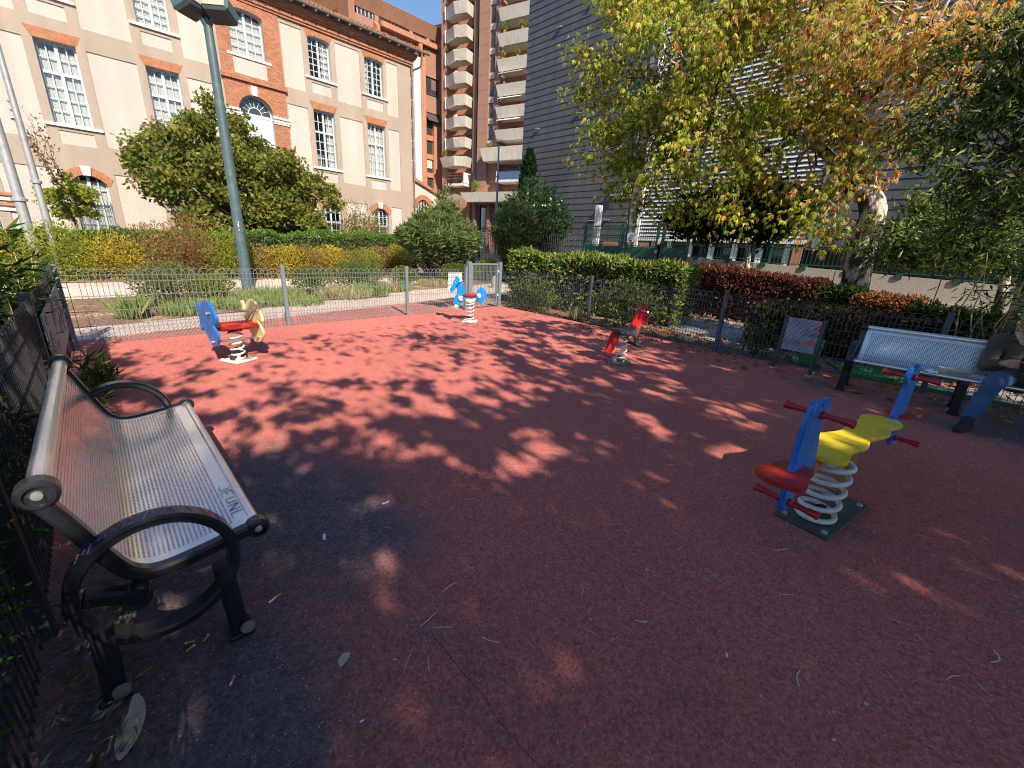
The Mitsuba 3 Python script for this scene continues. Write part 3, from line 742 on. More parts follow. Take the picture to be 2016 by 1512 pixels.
for i, zt in enumerate(FL):
    k, top = balcony_left(zt)
    tx('screen', 6.82, 6.86, .1, .35, zt - 1.2, zt - .1, 'white_metal', k)
    if i % 3 != 1:
        v = np.array([[6.3 * KT, .6, TZ(zt - 1.30)], [4.6 * KT, 1.5, TZ(zt - 1.30)], [4.6 * KT, 1.0, TZ(zt - 1.16)], [6.3 * KT, .1, TZ(zt - 1.16)]])
        tmesh('awning', trimesh.convex.convex_hull(np.vstack([v, v + [0, 0, .06]])), 'white_render', k)
    flat_windows(zt - .55, [(5.75, 6.2), (4.0, 5.05)], -1.495, .95)
    if i % 2: tx('parasol_box', 5.2, 5.5, .2, .5, zt - .25, zt + .1, 'white_render', k)
k, top = balcony_left(11.35, True)
flat_windows(10.5, [(5.75, 6.2), (4.0, 5.05)], -1.495, 1.1)
lk = tx('balcony', 3.9, 6.4, -1.45, .8, 8.15, 8.4, 'white_render'); tx('screen', 3.85, 4.0, -1.4, .85, 8.41, 9.5, 'white_render', lk)
for z in (8.9, 9.25, 9.5): tx('rail', 4.01, 6.4, .7, .74, z - .025, z + .025, 'frame_brown', lk)
flat_windows(8.42, [(5.5, 6.0), (4.1, 4.9)], -1.495, 1.3)
# right stack
FR = [34.5, 32.4, 30.3, 28.2, 26.1, 24.02, 21.95, 19.82, 17.65, 15.7, 13.6]
for i, zt in enumerate(FR):
    z = zt - .25
    o = np.array([(-9.5, 1.0), (.0, 1.0), (.12, -.4)]); i_ = np.array([(-9.5, .62), (-.18, .62), (-.1, -.4)])
    o[:, 0] *= KT; i_[:, 0] *= KT; n = 3
    v = np.vstack([np.c_[o, np.full(n, TZ(z))], np.c_[i_, np.full(n, TZ(z - .98))], np.c_[i_ + (o - i_) * .6, np.full(n, TZ(z))], np.c_[i_ - [.1, .1], np.full(n, TZ(z - .8))]])
    f = []
    for a in range(n - 1):
        b = a + 1
        f += [[a, n + b, n + a], [a, b, n + b], [a, 2 * n + a, 2 * n + b], [a, 2 * n + b, b], [2 * n + a, 3 * n + a, 3 * n + b], [2 * n + a, 3 * n + b, 2 * n + b]]
    k = tmesh('balcony', trimesh.Trimesh(v, np.array(f), process=False), 'balcony_concrete')
    tx('slab', -9.5, -.15, -1.45, .5, z - 1.0, z - .99, 'balcony_concrete', k)
    tx('screen', .10, .14, -.35, .2, z - 1.25, z + .3, 'white_metal', k)
    if i in (4, 7, 8, 9):
        v = np.array([[-.3 * KT, 1.2, TZ(z - 1.3)], [-2.9 * KT, 1.2, TZ(z - 1.3)], [-2.9 * KT, .6, TZ(z - 1.12)], [-.3 * KT, .6, TZ(z - 1.12)]])
        tmesh('awning', trimesh.convex.convex_hull(np.vstack([v, v + [0, 0, .06]])), 'white_render', k)
    flat_windows(z - .5, [(-1.9, -.7), (-2.9, -2.3), (-5.2, -4.0)], -1.495, 1.15)
    kk = tx('window', .68, 1.2, -.249, -.2, z - .6, z + .55, 'frame_dark'); tx('pane', .72, 1.16, -.199, -.18, z - .55, z + .5, 'dark_pane', kk)
    tx('spandrel', .62, 1.28, -.248, -.05, z - 1.25, z - .75, 'balcony_concrete')
v = np.array([[1.35 * KT, 2.0, TZ(11.6)], [-9.5 * KT, 2.0, TZ(11.6)], [-9.5 * KT, -1.4, TZ(11.6)], [1.35 * KT, -1.4, TZ(11.6)], [.95 * KT, 1.75, TZ(10.35)], [-9.5 * KT, 1.75, TZ(10.35)], [-9.5 * KT, -1.4, TZ(10.35)], [.9 * KT, -1.4, TZ(10.35)]])
pk = tmesh('balcony', trimesh.convex.convex_hull(v), 'balcony_concrete')
gk = tx('balcony', -9.5, -.45, -1.4, 1.2, 8.35, 8.56, 'white_render')
tx('glass_rail', -9.5, -.6, 1.1, 1.15, 8.57, 9.35, 'blue_pane', gk); tx('screen', -.6, -.47, -1, 1.15, 8.57, 9.4, 'white_metal', gk)
flat_windows(8.6, [(-2.1, -.9), (-2.9, -2.4)], -1.495, 1.5); flat_windows(7.1, [(-2.4, -1.1)], -1.495, .8)
# podium planters and the open ground floor
v = np.array([[3.5 * KT, 2.6, TZ(7.25)], [-9.5 * KT, 2.6, TZ(7.25)], [-9.5 * KT, -1.4, TZ(7.25)], [3.5 * KT, -1.4, TZ(7.25)], [2.85 * KT, 2.35, TZ(6.3)], [-9.5 * KT, 2.35, TZ(6.3)], [-9.5 * KT, -1.4, TZ(6.3)], [2.75 * KT, -1.4, TZ(6.3)]])
pod = tmesh('podium', trimesh.convex.convex_hull(v), 'balcony_concrete')
v2 = v * [-1, 1, 1] + [(8.4) * KT, 0, 0]; v2[:, 0] = np.where(v2[:, 0] > 9, 8.2 * KT, v2[:, 0]); v2[:, 1] -= .5
tmesh('podium', trimesh.convex.convex_hull(v2), 'balcony_concrete')
for s in (2.5, 3.3, .6, 5.2, -2.0): tx('column', s - .16, s + .16, .1, .7, Z0, 6.295, 'tower_brown')
tx('window', .9, 1.7, -1.495, -1.4, 3.2, 5.9, 'orange_render')
# ------------------------------------------------------------------ dark clad building on the right, its long side along x = 24
cbd = thing('clad_building', 'dark grey metal clad building with lapped panels and white louvres', 'building')
CX = 24.0
PITCH_ = .385
bx(cbd, 'wall', CX + .16, CX + 14, -14, 23.86, 2.2, 24, 'frame_dark')
bx(cbd, 'wall', CX + 2.2, CX + 14, -14, 23.86, -.5, 2.199, 'frame_dark')
WIN = [(14.42, 15.58, 4.82, 5.66), (14.42, 15.58, 7.62, 8.46), (14.42, 15.58, 10.4, 11.27)]
ys = [14.32, 16.6, 18.95, 21.3, 23.88]
# one lapped panel: foot leans out, the top slips under the next one
def lap(y0, y1, h):
    v = []
    for y in (y0 + .004, y1 - .004):
        v += [[CX - .042, y, 0], [CX - .008, y, h], [CX + .155, y, h], [CX + .155, y, 0], [CX - .03, y, -.012]]
    return trimesh.convex.convex_hull(np.array(v))
nrow = int((20.5 - .02) / PITCH_)
lapply = {}
for i in range(nrow):
    z = .02 + PITCH_ * i
    for a, b in zip(ys[:-1], ys[1:]):
        wins = [w for w in WIN if w[0] < b and w[1] > a and w[2] < z + PITCH_ - .05 and w[3] > z + .05]
        if wins and a < 15: a = 15.60
        key = (a, b)
        if key not in lapply: lapply[key] = ply(lap(a, b, PITCH_ + .02), 'cladding')
        again(cbd, 'panel', lapply[key], T4().translate([0, 0, z]))
for n_, (y0, y1, z0, z1) in enumerate(WIN):
    k = part(cbd, 'window', cat_(box(CX - .1, CX + .15, y0, y0 + .05, z0, z1), box(CX - .1, CX + .15, y1 - .05, y1, z0, z1), box(CX - .1, CX + .15, y0 + .051, y1 - .051, z0, z0 + .05), box(CX - .1, CX + .15, y0 + .051, y1 - .051, z1 - .05, z1)), 'clad_light')
    bx(k, 'pane', CX + .10, CX + .11, y0 + .05, y1 - .05, z0 + .05, z1 - .05, 'blue_pane' if n_ else 'dark_pane')
    if n_ == 0:                                              # the one tilted open
        t = T4().translate([CX - .1, 15.15, z1 - .02]).rotate([0, 1, 0], 33)
        again(k, 'open_sash', unit('clad_light'), t @ T4().translate([0, 0, -.42]).scale([.04, .82, .84]), 'window sash tilted open')
        again(k, 'pane', unit('blue_pane'), t @ T4().translate([-.023, 0, -.42]).scale([.006, .70, .72]))
# bracket lamps in rows
for (y, z) in [(17.1, 3.55), (15.9, 3.6), (19.6, 3.5), (22.4, 9.55), (18.9, 9.95), (16.9, 10.1), (21.0, 15.0), (18.6, 15.6)]:
    bx(cbd, 'bracket', CX - .19, CX - .075, y - .17, y + .17, z, z + .05, 'galvanised')
# corner strip of smaller plates, white post, louvres
cs = ply(cham((.2, .5, PITCH_ - .03), .012), 'clad_light')
for i in range(nrow): again(cbd, 'corner_plate', cs, T4().translate([CX + .02, 14.04, .2 + PITCH_ * i]))
part(cbd, 'corner_post', box(CX - .16, CX + .1, 13.50, 13.72, -.5, 20), 'white_metal')
sl_ = ply(cham((.028, 8.62, .150), .008), 'slat')
for i in range(84):
    again(cbd, 'louvre', sl_, T4().translate([CX - .03, 9.14, 2.75 + .205 * i]).rotate([0, 1, 0], 36))
for y in (11.2, 8.9, 6.7): bx(cbd, 'louvre_post', CX + .05, CX + .099, y - .05, y + .05, 2.63, 20, 'white_metal')
bx(cbd, 'corner_plate', CX - .12, CX + .15, 4.35, 4.80, 2.2, 20, 'clad_light')
pl5 = ply(lap(-6.0, -1.0, PITCH_ + .02), 'cladding'); pl6 = ply(lap(-1.0, 4.34, PITCH_ + .02), 'cladding')
for i in range(6, nrow):
    for q in (pl5, pl6): again(cbd, 'panel', q, T4().translate([0, 0, .02 + PITCH_ * i]))
# ground floor: glass, white posts, orange shutters
for y in (12.6, 11.6, 10.4, 9.2, 8.0, 6.8, 5.6): bx(cbd, 'post', CX + .1, CX + .34, y - .12, y + .12, -.5, 2.5, 'white_metal')
for y in (12.1, 10.9, 9.8, 8.6, 7.4, 6.2): bx(cbd, 'pane', CX + .9, CX + .93, y - .5, y + .5, -.4, 2.4, 'dark_pane')
for y0, y1 in ((12.75, 13.4), (14.9, 16.0), (4.9, 5.3)): bx(cbd, 'shutter', CX - .12, CX - .085, y0, y1, .3, 2.3, 'orange_render')
bx(cbd, 'louvre_backing', CX + .10, CX + .155, 4.81, 13.49, 2.63, 20, 'clad_light')  # pale sheet whose colour stands in for reflecting glass behind the louvres
bx(cbd, 'fascia', CX - .14, CX + .15, 4.81, 13.49, 2.42, 2.62, 'white_metal')

# ------------------------------------------------------------------ concrete wall, green railings and gates at x = 17
WX = 17.0
cw = thing('concrete_wall', 'low grey concrete wall of large slabs under the green railings', 'wall')
ye = [7.35, 4.9, 2.45, .0, -2.45, -4.9, -7.35]
wt = lambda y: 1.27 + .04 * (y + .95)
for a, b in zip(ye[:-1], ye[1:]):
    v = [[x, y, z] for x in (WX, WX + .2) for y, z in ((a - .012, -.1), (b + .012, -.1), (a - .012, wt(a)), (b + .012, wt(b)))]
    part(cw, 'slab', trimesh.convex.convex_hull(np.array(v)), 'concrete')
    v = [[x, y, z] for x in (WX - .10, WX - .001) for y, z in ((a - .012, -.1), (b + .012, -.1), (a - .012, wt(a) - .62), (b + .012, wt(b) - .62))]
    part(cw, 'footing', trimesh.convex.convex_hull(np.array(v)), 'concrete')
for y in np.arange(7.0, -7, -1.22): bx(cw, 'clip', WX - .04, WX + .24, y - .07, y + .07, wt(y) - .10, wt(y) + .05, 'green_paint')
sf = thing('railing', 'dark green welded bar railing on top of the concrete wall', 'railing')
for y in (6.9, 4.45, 2.0, -.45, -2.9, -5.3): bx(sf, 'post', WX + .07, WX + .13, y - .03, y + .03, wt(y), wt(y) + 1.25, 'green_paint')
for a, b in zip((6.9, 4.45, 2.0, -.45, -2.9), (4.45, 2.0, -.45, -2.9, -5.3)):
    for dz in (.12, .65, 1.15): bx(sf, 'rail', WX + .085, WX + .115, b + .031, a - .031, wt(b) + dz, wt(b) + dz + .03, 'green_paint')
    for y in np.arange(b + .12, a - .05, .12): bx(sf, 'bar', WX + .092, WX + .106, y - .007, y + .007, wt(y) + .06, wt(y) + 1.25, 'green_paint')
gt = thing('security_gate', 'dark green double gate with solid lower panels below the clad building', 'gate')
for y in (12.45, 10.42, 10.2, 8.75, 8.5, 7.42): bx(gt, 'post', WX + .02, WX + .12, y - .05, y + .05, -.1, 2.85, 'green_paint')
for a, b in ((12.4, 10.47), (10.15, 8.8), (8.45, 7.47)):
    lk = bx(gt, 'panel', WX + .05, WX + .09, b, a, .1, 1.90, 'green_paint')
    for z in (1.92, 2.25, 2.72): bx(gt, 'rail', WX + .055, WX + .085, b, a, z, z + .035, 'green_paint')
    for y in np.arange(b + .09, a, .105): bx(gt, 'bar', WX + .063, WX + .077, y - .008, y + .008, 1.956, 2.80, 'green_paint')
sfence = thing('railing', 'thin grey bar railing behind the right oleander bush', 'railing')
for y in np.arange(12.6, 20, .14): bx(sfence, 'bar', WX + .06, WX + .075, y - .007, y + .007, .2, 2.4, 'galvanised')
for z in (.9, 2.3): bx(sfence, 'rail', WX + .055, WX + .08, 12.55, 20, z, z + .03, 'galvanised')
solo('concrete_wall', box(WX + .15, WX + .4, 12.6, 20, -.1, 1.2), 'concrete', 'low pale concrete wall under the grey bar railing', 'wall')
ns = thing('notice', 'white printed notice with a red mark hung on the green gate', 'sign')
bx(ns, 'board', WX - .02, WX + .01, 9.70, 10.14, 2.08, 2.47, 'plastic_white')
bx(ns, 'red_mark', WX - .026, WX - .0205, 9.88, 10.02, 2.10, 2.19, 'red_panel')
for i in range(5): bx(ns, 'text_line', WX - .0235, WX - .0205, 9.76 + .02 * (i % 2), 10.08 - .03 * (i % 3), 2.24 + .04 * i, 2.252 + .04 * i, 'plate_grey')
solo('notice', cham((.02, .12, .2), .004), 'plastic_white', 'small white notice on the green gate post by the dark tree', 'sign', tw=T4().translate([WX - .0, 8.62, 2.12]))
solo('keypad', cham((.04, .11, .13), .01), 'straw', 'small beige keypad box on the green gate', 'keypad', tw=T4().translate([WX + .02, 8.72, 1.72]))
solo('totem', cham((.26, .26, 4.2), .02), 'white_metal', 'tall white square post standing before the dark clad wall', 'post', tw=T4().translate([17.6, 12.2, 1.6]))
solo('totem', cham((.3, .3, 5.2), .02), 'white_metal', 'tall white square post between the two oleander bushes', 'post', tw=T4().translate([27.35, 32, 2.5]))
solo('railing', cat_([box(x - .02, x + .02, 30.9, 30.94, .3, 3.45) for x in np.arange(23, 32, .22)] + [box(23, 32, 30.89, 30.95, 3.2, 3.26)]), 'green_paint', 'green bar railing in front of the tower ground floor', 'railing')
# ------------------------------------------------------------------ welded mesh fences round the playground
FH = .93
def hoop_wire():
    r = .0825; a = np.linspace(math.pi, 0, 8)
    p = [[0, 0, .035], [0, 0, .5]] + [[r + r * math.cos(t), 0, FH + r * math.sin(t) * .95] for t in a] + [[2 * r, 0, .5], [2 * r, 0, .035]]
    return tube(p, .0040, 5, caps=False)
WIRE = hoop_wire()
HZ = [.05, .25, .45, .65, .84, .925]
_fence_ply = {}
def mesh_fence(name, label, posts, mat, wire_mat=None, skip=(), top=1.06, first=True):
    wire_mat = wire_mat or mat
    k = thing(name, label, 'fence', 'welded mesh fences round the playground')
    if wire_mat not in _fence_ply:
        _fence_ply[wire_mat] = (ply(WIRE, wire_mat), ply(tube([[-.5, 0, 0], [.5, 0, 0]], .0048, 5), wire_mat))
    if mat + 'post' not in _fence_ply: _fence_ply[mat + 'post'] = ply(cham((.062, .062, top + .05), .008), mat)
    wp, hp = _fence_ply[wire_mat]
    for i, p in enumerate(posts):
        if i == 0 and first is False: continue
        again(k, 'post', _fence_ply[mat + 'post'], T4().translate([p[0], p[1], (top - .05) / 2]).rotate([0, 0, 1], 0 if i == 0 else math.degrees(math.atan2(p[1] - posts[i - 1][1], p[0] - posts[i - 1][0]))))
    for i, (a, b) in enumerate(zip(posts[:-1], posts[1:])):
        if i in skip: continue
        a, b = np.array(a, float), np.array(b, float); L = np.linalg.norm(b - a); u = (b - a) / L
        ang = math.degrees(math.atan2(u[1], u[0])); off = np.array([u[1], -u[0]]) * .006
        for h in HZ:
            m = (a + b) / 2
            again(k, 'rail_wire', hp, T4().translate([m[0] + off[0], m[1] + off[1], h]).rotate([0, 0, 1], ang).scale([L - .06, 1, 1]))
        n = int((L - .20) / .11)
        s0 = (L - (n - 1) * .11 - .165) / 2
        for j in range(n):
            q = a + u * (s0 + j * .11)
            again(k, 'hoop_wire', wp, T4().translate([q[0], q[1], 0]).rotate([0, 0, 1], ang))
    return k
bf = mesh_fence('mesh_fence', 'blue grey welded mesh fence across the back of the red surface', [(-.37, 7.90), (2.36, 8.17), (4.88, 8.26), (6.60, 8.33)], 'fence_grey')
rf = mesh_fence('mesh_fence', 'welded mesh fence along the right hand hedge in grey coloured darker for shade', [(7.90, 8.34), (7.93, 5.48), (7.52, 2.46), (7.46, -.20), (7.5, -2.9), (7.5, -5.4)], 'fence_grey_shaded', 'fence_grey_shaded', first=False)
lf = mesh_fence('mesh_fence', 'welded mesh fence coloured dark for shade on the left beside the bamboo', [(-.40, 7.62), (-.40, 4.60), (-.40, 2.1), (-.40, -.4), (-.40, -2.9)], 'fence_shade_peel')
# gate
gk = thing('garden_gate', 'blue grey playground gate with bar infill in the far right corner', 'gate')
ga, gb = np.array([6.70, 8.335]), np.array([7.82, 8.425]); gu = (gb - ga) / np.linalg.norm(gb - ga); gang = math.degrees(math.atan2(gu[1], gu[0]))
GT = T4().translate([ga[0], ga[1], 0]).rotate([0, 0, 1], gang); GL = np.linalg.norm(gb - ga)
def gbx(n_, x0, x1, y0, y1, z0, z1, mat='fence_grey'): return bx(gk, n_, x0, x1, y0, y1, z0, z1, mat, GT)
gbx('post', -.05, .05, -.05, .05, -.05, 1.19); gbx('post', GL - .05, GL + .05, -.05, .05, -.05, 1.19)
gbx('frame', .075, .115, -.022, .022, .10, 1.15); gbx('frame', GL - .115, GL - .075, -.022, .022, .10, 1.15)
gbx('frame', .116, GL - .116, -.022, .022, 1.11, 1.15); gbx('frame', .116, GL - .116, -.022, .022, .10, .15)
for x in np.linspace(.155, GL - .155, 17): gbx('bar', x - .0045, x + .0045, -.005, .005, .151, 1.109)
for z in (.30, .95): gbx('rail', .117, GL - .117, .006, .013, z - .005, z + .005)
gbx('hinge', GL - .075, GL - .05, -.03, .0, .92, .97, 'plastic_white'); gbx('hinge', GL - .075, GL - .05, -.03, .0, .30, .35, 'plastic_white')
# boards on the fences
sg_ = thing('information_board', 'white information board with a printed frame behind the blue horse', 'sign')
ST = T4().translate([6.28, 8.36, .72]).rotate([0, 0, 1], 3)
bx(sg_, 'board', -.21, .21, -.008, .008, -.20, .20, 'plastic_white', ST)
for x0, x1, z0, z1 in ((-.13, .13, .128, .134), (-.13, -.124, -.15, .127), (.124, .13, -.15, .127), (-.13, .13, -.156, -.150)): bx(sg_, 'printed_frame', x0, x1, -.0115, -.0085, z0, z1, 'plate_grey', ST)
wb = thing('weathered_board', 'grey board with peeling dark patches tied to the left fence', 'board')
rng = np.random.default_rng(5)
ol = [(-1.28, -.28), (1.2, -.30), (1.25, .26), (-1.3, .25)]
part(wb, 'board', placed(plate(ol, .012, .003), [-.368, 6.15, .60], [0, 1, 0], [0, 0, 1]), 'board_grey')
for i in range(16):
    c = np.array([rng.uniform(-1.1, 1.1), rng.uniform(-.18, .2)]); n = 9
    r = rng.uniform(.03, .10) * (1 + .8 * rng.random(n)); t = np.linspace(0, 2 * np.pi, n, endpoint=False)
    o = np.clip(c + np.stack([1.6 * r * np.cos(t), .8 * r * np.sin(t)], 1), [-1.24, -.27], [1.18, .24])
    part(wb, 'peeling_patch', placed(plate(o, .0022, .0006), [-.3605 + .0001 * i, 6.15, .60], [0, 1, 0], [0, 0, 1]), 'fence_shade_peel')

# ------------------------------------------------------------------ lamps and poles
lp = thing('street_lamp', 'tall blue grey lamp post with two square floodlight heads behind the fence', 'street lamp')
part(lp, 'pole', tube([[2.88, 13.1, 0], [2.88, 13.1, 1.2], [2.88, 13.1, 1.21], [2.86, 13.1, 6.1]], [.135, .128, .122, .088], 20), 'lamp_paint', smooth=40)
part(lp, 'pole_tag', cat_(*[placed(plate(smooth_poly(o, 3), .002, .0005), [2.85, 12.968, 1.72], [1, 0, 0], [0, 0, 1]) for o in ([(-.01, .0), (.012, .01), (.0, .08), (.02, .13), (.004, .14), (-.016, .07)], [(-.02, -.08), (.015, -.07), (.01, -.05), (-.015, -.06)])]), 'white_stone')
part(lp, 'bracket', cat_(rod([2.86, 13.1, 5.9], [2.66, 13.0, 6.2], .045, 8), rod([2.86, 13.1, 5.9], [2.96, 12.9, 6.2], .045, 8), rod([2.86, 13.1, 6.05], [2.86, 13.1, 6.30], .07, 10)), 'lamp_paint', smooth=40)
for (o, ax_) in (([2.57, 13.05, 6.27], 35), ([3.08, 12.82, 6.27], -40)):
    R_ = T4().translate(o).rotate([0, 0, 1], ax_).rotate([1, 0, 0], -20)
    hk = again(lp, 'lamp_head', ply(cham((.56, .50, .30), .05), 'lamp_paint'), R_)
    again(hk, 'lens', ply(cham((.46, .012, .21), .004), 'book_side'), R_ @ T4().translate([0, -.256, 0]))
    again(hk, 'lens_frame', ply(cham((.46, .40, .012), .004), 'frame_dark'), R_ @ T4().translate([0, 0, -.156]))
def pole(label, x, y, h, r0, r1, collar=None, arm=None, mat='galvanised', name='street_lamp', cat='street lamp'):
    k = thing(name, label, cat)
    part(k, 'pole', tube([[x, y, -.02], [x, y, h * .35], [x, y, h]], [r0, r0 * .97, r1], 14), mat, smooth=40)
    if collar: part(k, 'collar', tube([[x, y, collar - .05], [x, y, collar + .03], [x, y, collar + .05]], [r0 * 1.35, r0 * 1.35, r0], 14), mat, smooth=30)
    if arm:
        part(k, 'lamp_head', cat_(placed(cham((.75, .34, .12), .04), [x + .25, y - .1, h + .04], [1, 0, 0], [0, 1, 0])), 'frame_dark')
    return k
pole('grey galvanised lamp post with a collar at the left edge of the picture', -1.18, 19.3, 6.4, .125, .085, 2.2)
pole('slim grey pole rising beside the small maple on the left', -.76, 19.7, 6.4, .092, .065, 2.75, name='utility_pole', cat='pole')
pole('slim pale grey lamp post in front of the tower between the oleanders', 29.0, 32.0, 10.75, .13, .08, 8.0, True)
bl = thing('bollard', 'round brown stone bollard seen through the gate', 'bollard')
part(bl, 'post', revolve([(0, 0), (.17, 0), (.16, .35), (.12, .46), (0, .48)], 18), 'concrete', smooth=40, tw=T4().translate([11.5, 12.6, 0]))
for i, (x, y, a) in enumerate([(6.55, 9.72, 20), (7.5, 10.1, 20)]):
    k = thing('drain_grate', ['dark metal drain grate in the path left of the blue horse', 'dark metal drain grate in the path behind the gate'][i], 'grate')
    t = T4().translate([x, y, 0]).rotate([0, 0, 1], a)
    for j in range(9): bx(k, 'bar', -.30, .30, -.25 + .06 * j, -.215 + .06 * j, .0, .014, 'frame_dark', t)
    bx(k, 'frame', -.33, -.301, -.28, .31, .0, .016, 'frame_dark', t); bx(k, 'frame', .301, .33, -.28, .31, .0, .016, 'frame_dark', t)
# ------------------------------------------------------------------ perforated steel benches
PROF = spline([(.0, .770), (.03, .70), (.105, .50), (.150, .432), (.215, .408), (.33, .416), (.46, .436), (.505, .440)], 10)
def perforated(length, pitch, hole, m0=.035, m1=.055, me=.035):
    seg = np.linalg.norm(np.diff(PROF, axis=0), axis=1); cum = np.r_[0, np.cumsum(seg)]; S = cum[-1]
    P3 = lambda s, l: np.stack([np.interp(s, cum, PROF[:, 0]), l, np.interp(s, cum, PROF[:, 1])], -1)
    nr = int((S - m0 - m1) / pitch); nc = int((length - 2 * me) / pitch)
    s0 = (S - m0 - m1 - nr * pitch) / 2 + m0; l0 = (length - nc * pitch) / 2
    i, j = np.meshgrid(np.arange(nr), np.arange(nc), indexing='ij'); i, j = i.ravel(), j.ravel()
    cs, cl = s0 + (i + .5) * pitch, l0 + (j + .5) * pitch
    h = pitch / 2
    rim = np.array([(-h, -h), (0, -h), (h, -h), (h, 0), (h, h), (0, h), (-h, h), (-h, 0)])
    a = np.arange(8) * np.pi / 4 - 3 * np.pi / 4
    inn = np.stack([np.cos(a), np.sin(a)], 1) * hole
    s = np.concatenate([cs[:, None] + rim[:, 0], cs[:, None] + inn[:, 0]], 1); l = np.concatenate([cl[:, None] + rim[:, 1], cl[:, None] + inn[:, 1]], 1)
    v = P3(s.ravel(), l.ravel()); b = np.arange(len(cs))[:, None] * 16
    f = []
    for k in range(8):
        q = (k + 1) % 8
        f += [b + [k, q, 8 + q], b + [k, 8 + q, 8 + k]]
    V, F = [v], [np.concatenate(f)]; n = len(v)
    for sa, sb, la, lb in ((0, s0, 0, length), (s0 + nr * pitch, S, 0, length), (s0, s0 + nr * pitch, 0, l0), (s0, s0 + nr * pitch, l0 + nc * pitch, length)):
        m = max(2, int((sb - sa) / .012) + 1); w = 2 if lb - la < .1 else 12
        ss, ll = np.meshgrid(np.linspace(sa, sb, m), np.linspace(la, lb, w), indexing='ij')
        V.append(P3(ss.ravel(), ll.ravel())); g = np.arange(m * w).reshape(m, w) + n; n += m * w
        F.append(np.concatenate([np.stack([g[:-1, :-1], g[1:, :-1], g[1:, 1:]], -1).reshape(-1, 3), np.stack([g[:-1, :-1], g[1:, 1:], g[:-1, 1:]], -1).reshape(-1, 3)]))
    V = np.concatenate(V); F = np.concatenate(F)
    # analytic normals of the bent sheet
    tan = np.gradient(PROF, axis=0); tan /= np.linalg.norm(tan, axis=1, keepdims=True)
    d2 = ((V[:, None, [0, 2]] - PROF[None]) ** 2).sum(-1).argmin(1) if len(V) < 200 else None
    m = trimesh.Trimesh(V, F, process=False); m.merge_vertices(digits_vertex=6)
    return m
def bench(label, o, du, lu, length, mesh, supports):
    """o: ground point under the back tube's near end, du: towards the front, lu: along the bench"""
    k = thing('bench', label, 'bench')
    du, lu = np.array([*du, 0.0]), np.array([*lu, 0.0]); M = basis([*o, 0], du, lu, [0, 0, 1])
    def put(name, m, mat, smooth=False, parent=None, **kw):
        m = m.copy(); m.apply_transform(M)
        if np.linalg.det(M[:3, :3]) < 0: m.invert()
        return part(parent or k, name, m, mat, smooth, **kw)
    put('seat_sheet', mesh, 'steel', True, label='perforated stainless steel seat and back in one bent sheet')
    put('back_roll', rod([0, 0, .795], [0, length, .795], .030, 18), 'steel', 40)
    put('front_roll', rod([.512, 0, .428], [.512, length, .428], .020, 14), 'steel', 40)
    for si, l in enumerate(supports):
        end = si == 0 or l == max(supports); lo = -.028 if l == 0 else .028 if end else 0
        path = np.array([[d, l + lo, z - .012] for d, z in PROF[::3]])
        path = np.vstack([[[-.005, l + lo, .80]], path, [[.512, l + lo, .425]]]) if end else path[len(path) // 3:] - [0, 0, .03]
        fr = put('end_frame' if end else 'support', flat_bar(path, .05, .045, [0, 1, 0]), 'cast_black', 30)
        if end:
            for d, z, r in ((.0, .795, .048), (.512, .426, .040)):
                put('cap', placed(revolve([(0, -.03), (r * .8, -.03), (r, -.02), (r, .02), (r * .8, .03), (r * .62, .03), (r * .58, .018), (0, .018)], 22), [d, l + lo, z], [1, 0, 0], [0, 0, 1], [0, -1 if l == 0 else 1, 0]), 'cast_black', 35, fr)
                put('bolt', placed(revolve([(0, 0), (.014, 0), (.013, .008), (0, .011)], 12), [d, l + lo + (-.018 if l == 0 else .018), z], [1, 0, 0], [0, 0, 1], [0, -1 if l == 0 else 1, 0]), 'galvanised', 40, fr)
            t = np.linspace(0, 2 * np.pi, 48, endpoint=False); tilt = .16
            e = np.stack([.215 * np.cos(t), .222 * np.sin(t)], 1); e = e @ np.array([[math.cos(tilt), -math.sin(tilt)], [math.sin(tilt), math.cos(tilt)]])
            put('armrest_ring', flat_bar(np.stack([.205 + e[:, 0], np.full(48, l + lo * 2.0), .398 + e[:, 1]], 1), .072, .036, [0, 1, 0], True), 'cast_black', 30)
            put('scroll_boss', cat_(flat_bar([[.02, l + lo * 2.4, .42], [.08, l + lo * 2.4, .395], [.125, l + lo * 2.4, .365]], .055, .05, [0, 1, 0]), placed(revolve([(0, -.03), (.040, -.03), (.044, 0), (.040, .03), (.022, .03), (.018, .02), (0, .02)], 18), [.135, l + lo * 2.4, .36], [1, 0, 0], [0, 0, 1], [0, -1 if l == 0 else 1, 0])), 'cast_black', 30)
        for d0, z0, d1 in ((.035, .30 if end else .44, .02), (.375, .34 if end else .40, .39)):
            lk = put('leg', flat_bar([[d0, l + lo * 2.2, z0], [(d0 + d1) / 2, l + lo * 2.2, z0 / 2], [d1, l + lo * 2.2, .012]], .07, .060, [0, 1, 0]), 'cast_black', 30)
            put('foot', placed(cham((.085, .10, .022), .008), [d1, l + lo * 2.2, .012], [1, 0, 0], [0, 1, 0]), 'cast_black', False, lk)
            put('foot_bolt', placed(revolve([(0, 0), (.026, 0), (.022, .012), (0, .016)], 14), [d1 + .02, l + lo * 2.2 + (-.053 if lo <= 0 else .053), .05], [1, 0, 0], [0, 0, 1], [0, -1 if lo <= 0 else 1, 0]), 'plate_grey', 40, lk)
    return k, put
sheet_mesh = perforated(1.63, .0142, .0046)
b1, put1 = bench('near perforated steel bench with black ring armrests by the left fence', (-.237, 1.695), (1, 0), (0, 1), 1.63, sheet_mesh, (0, 1.63))
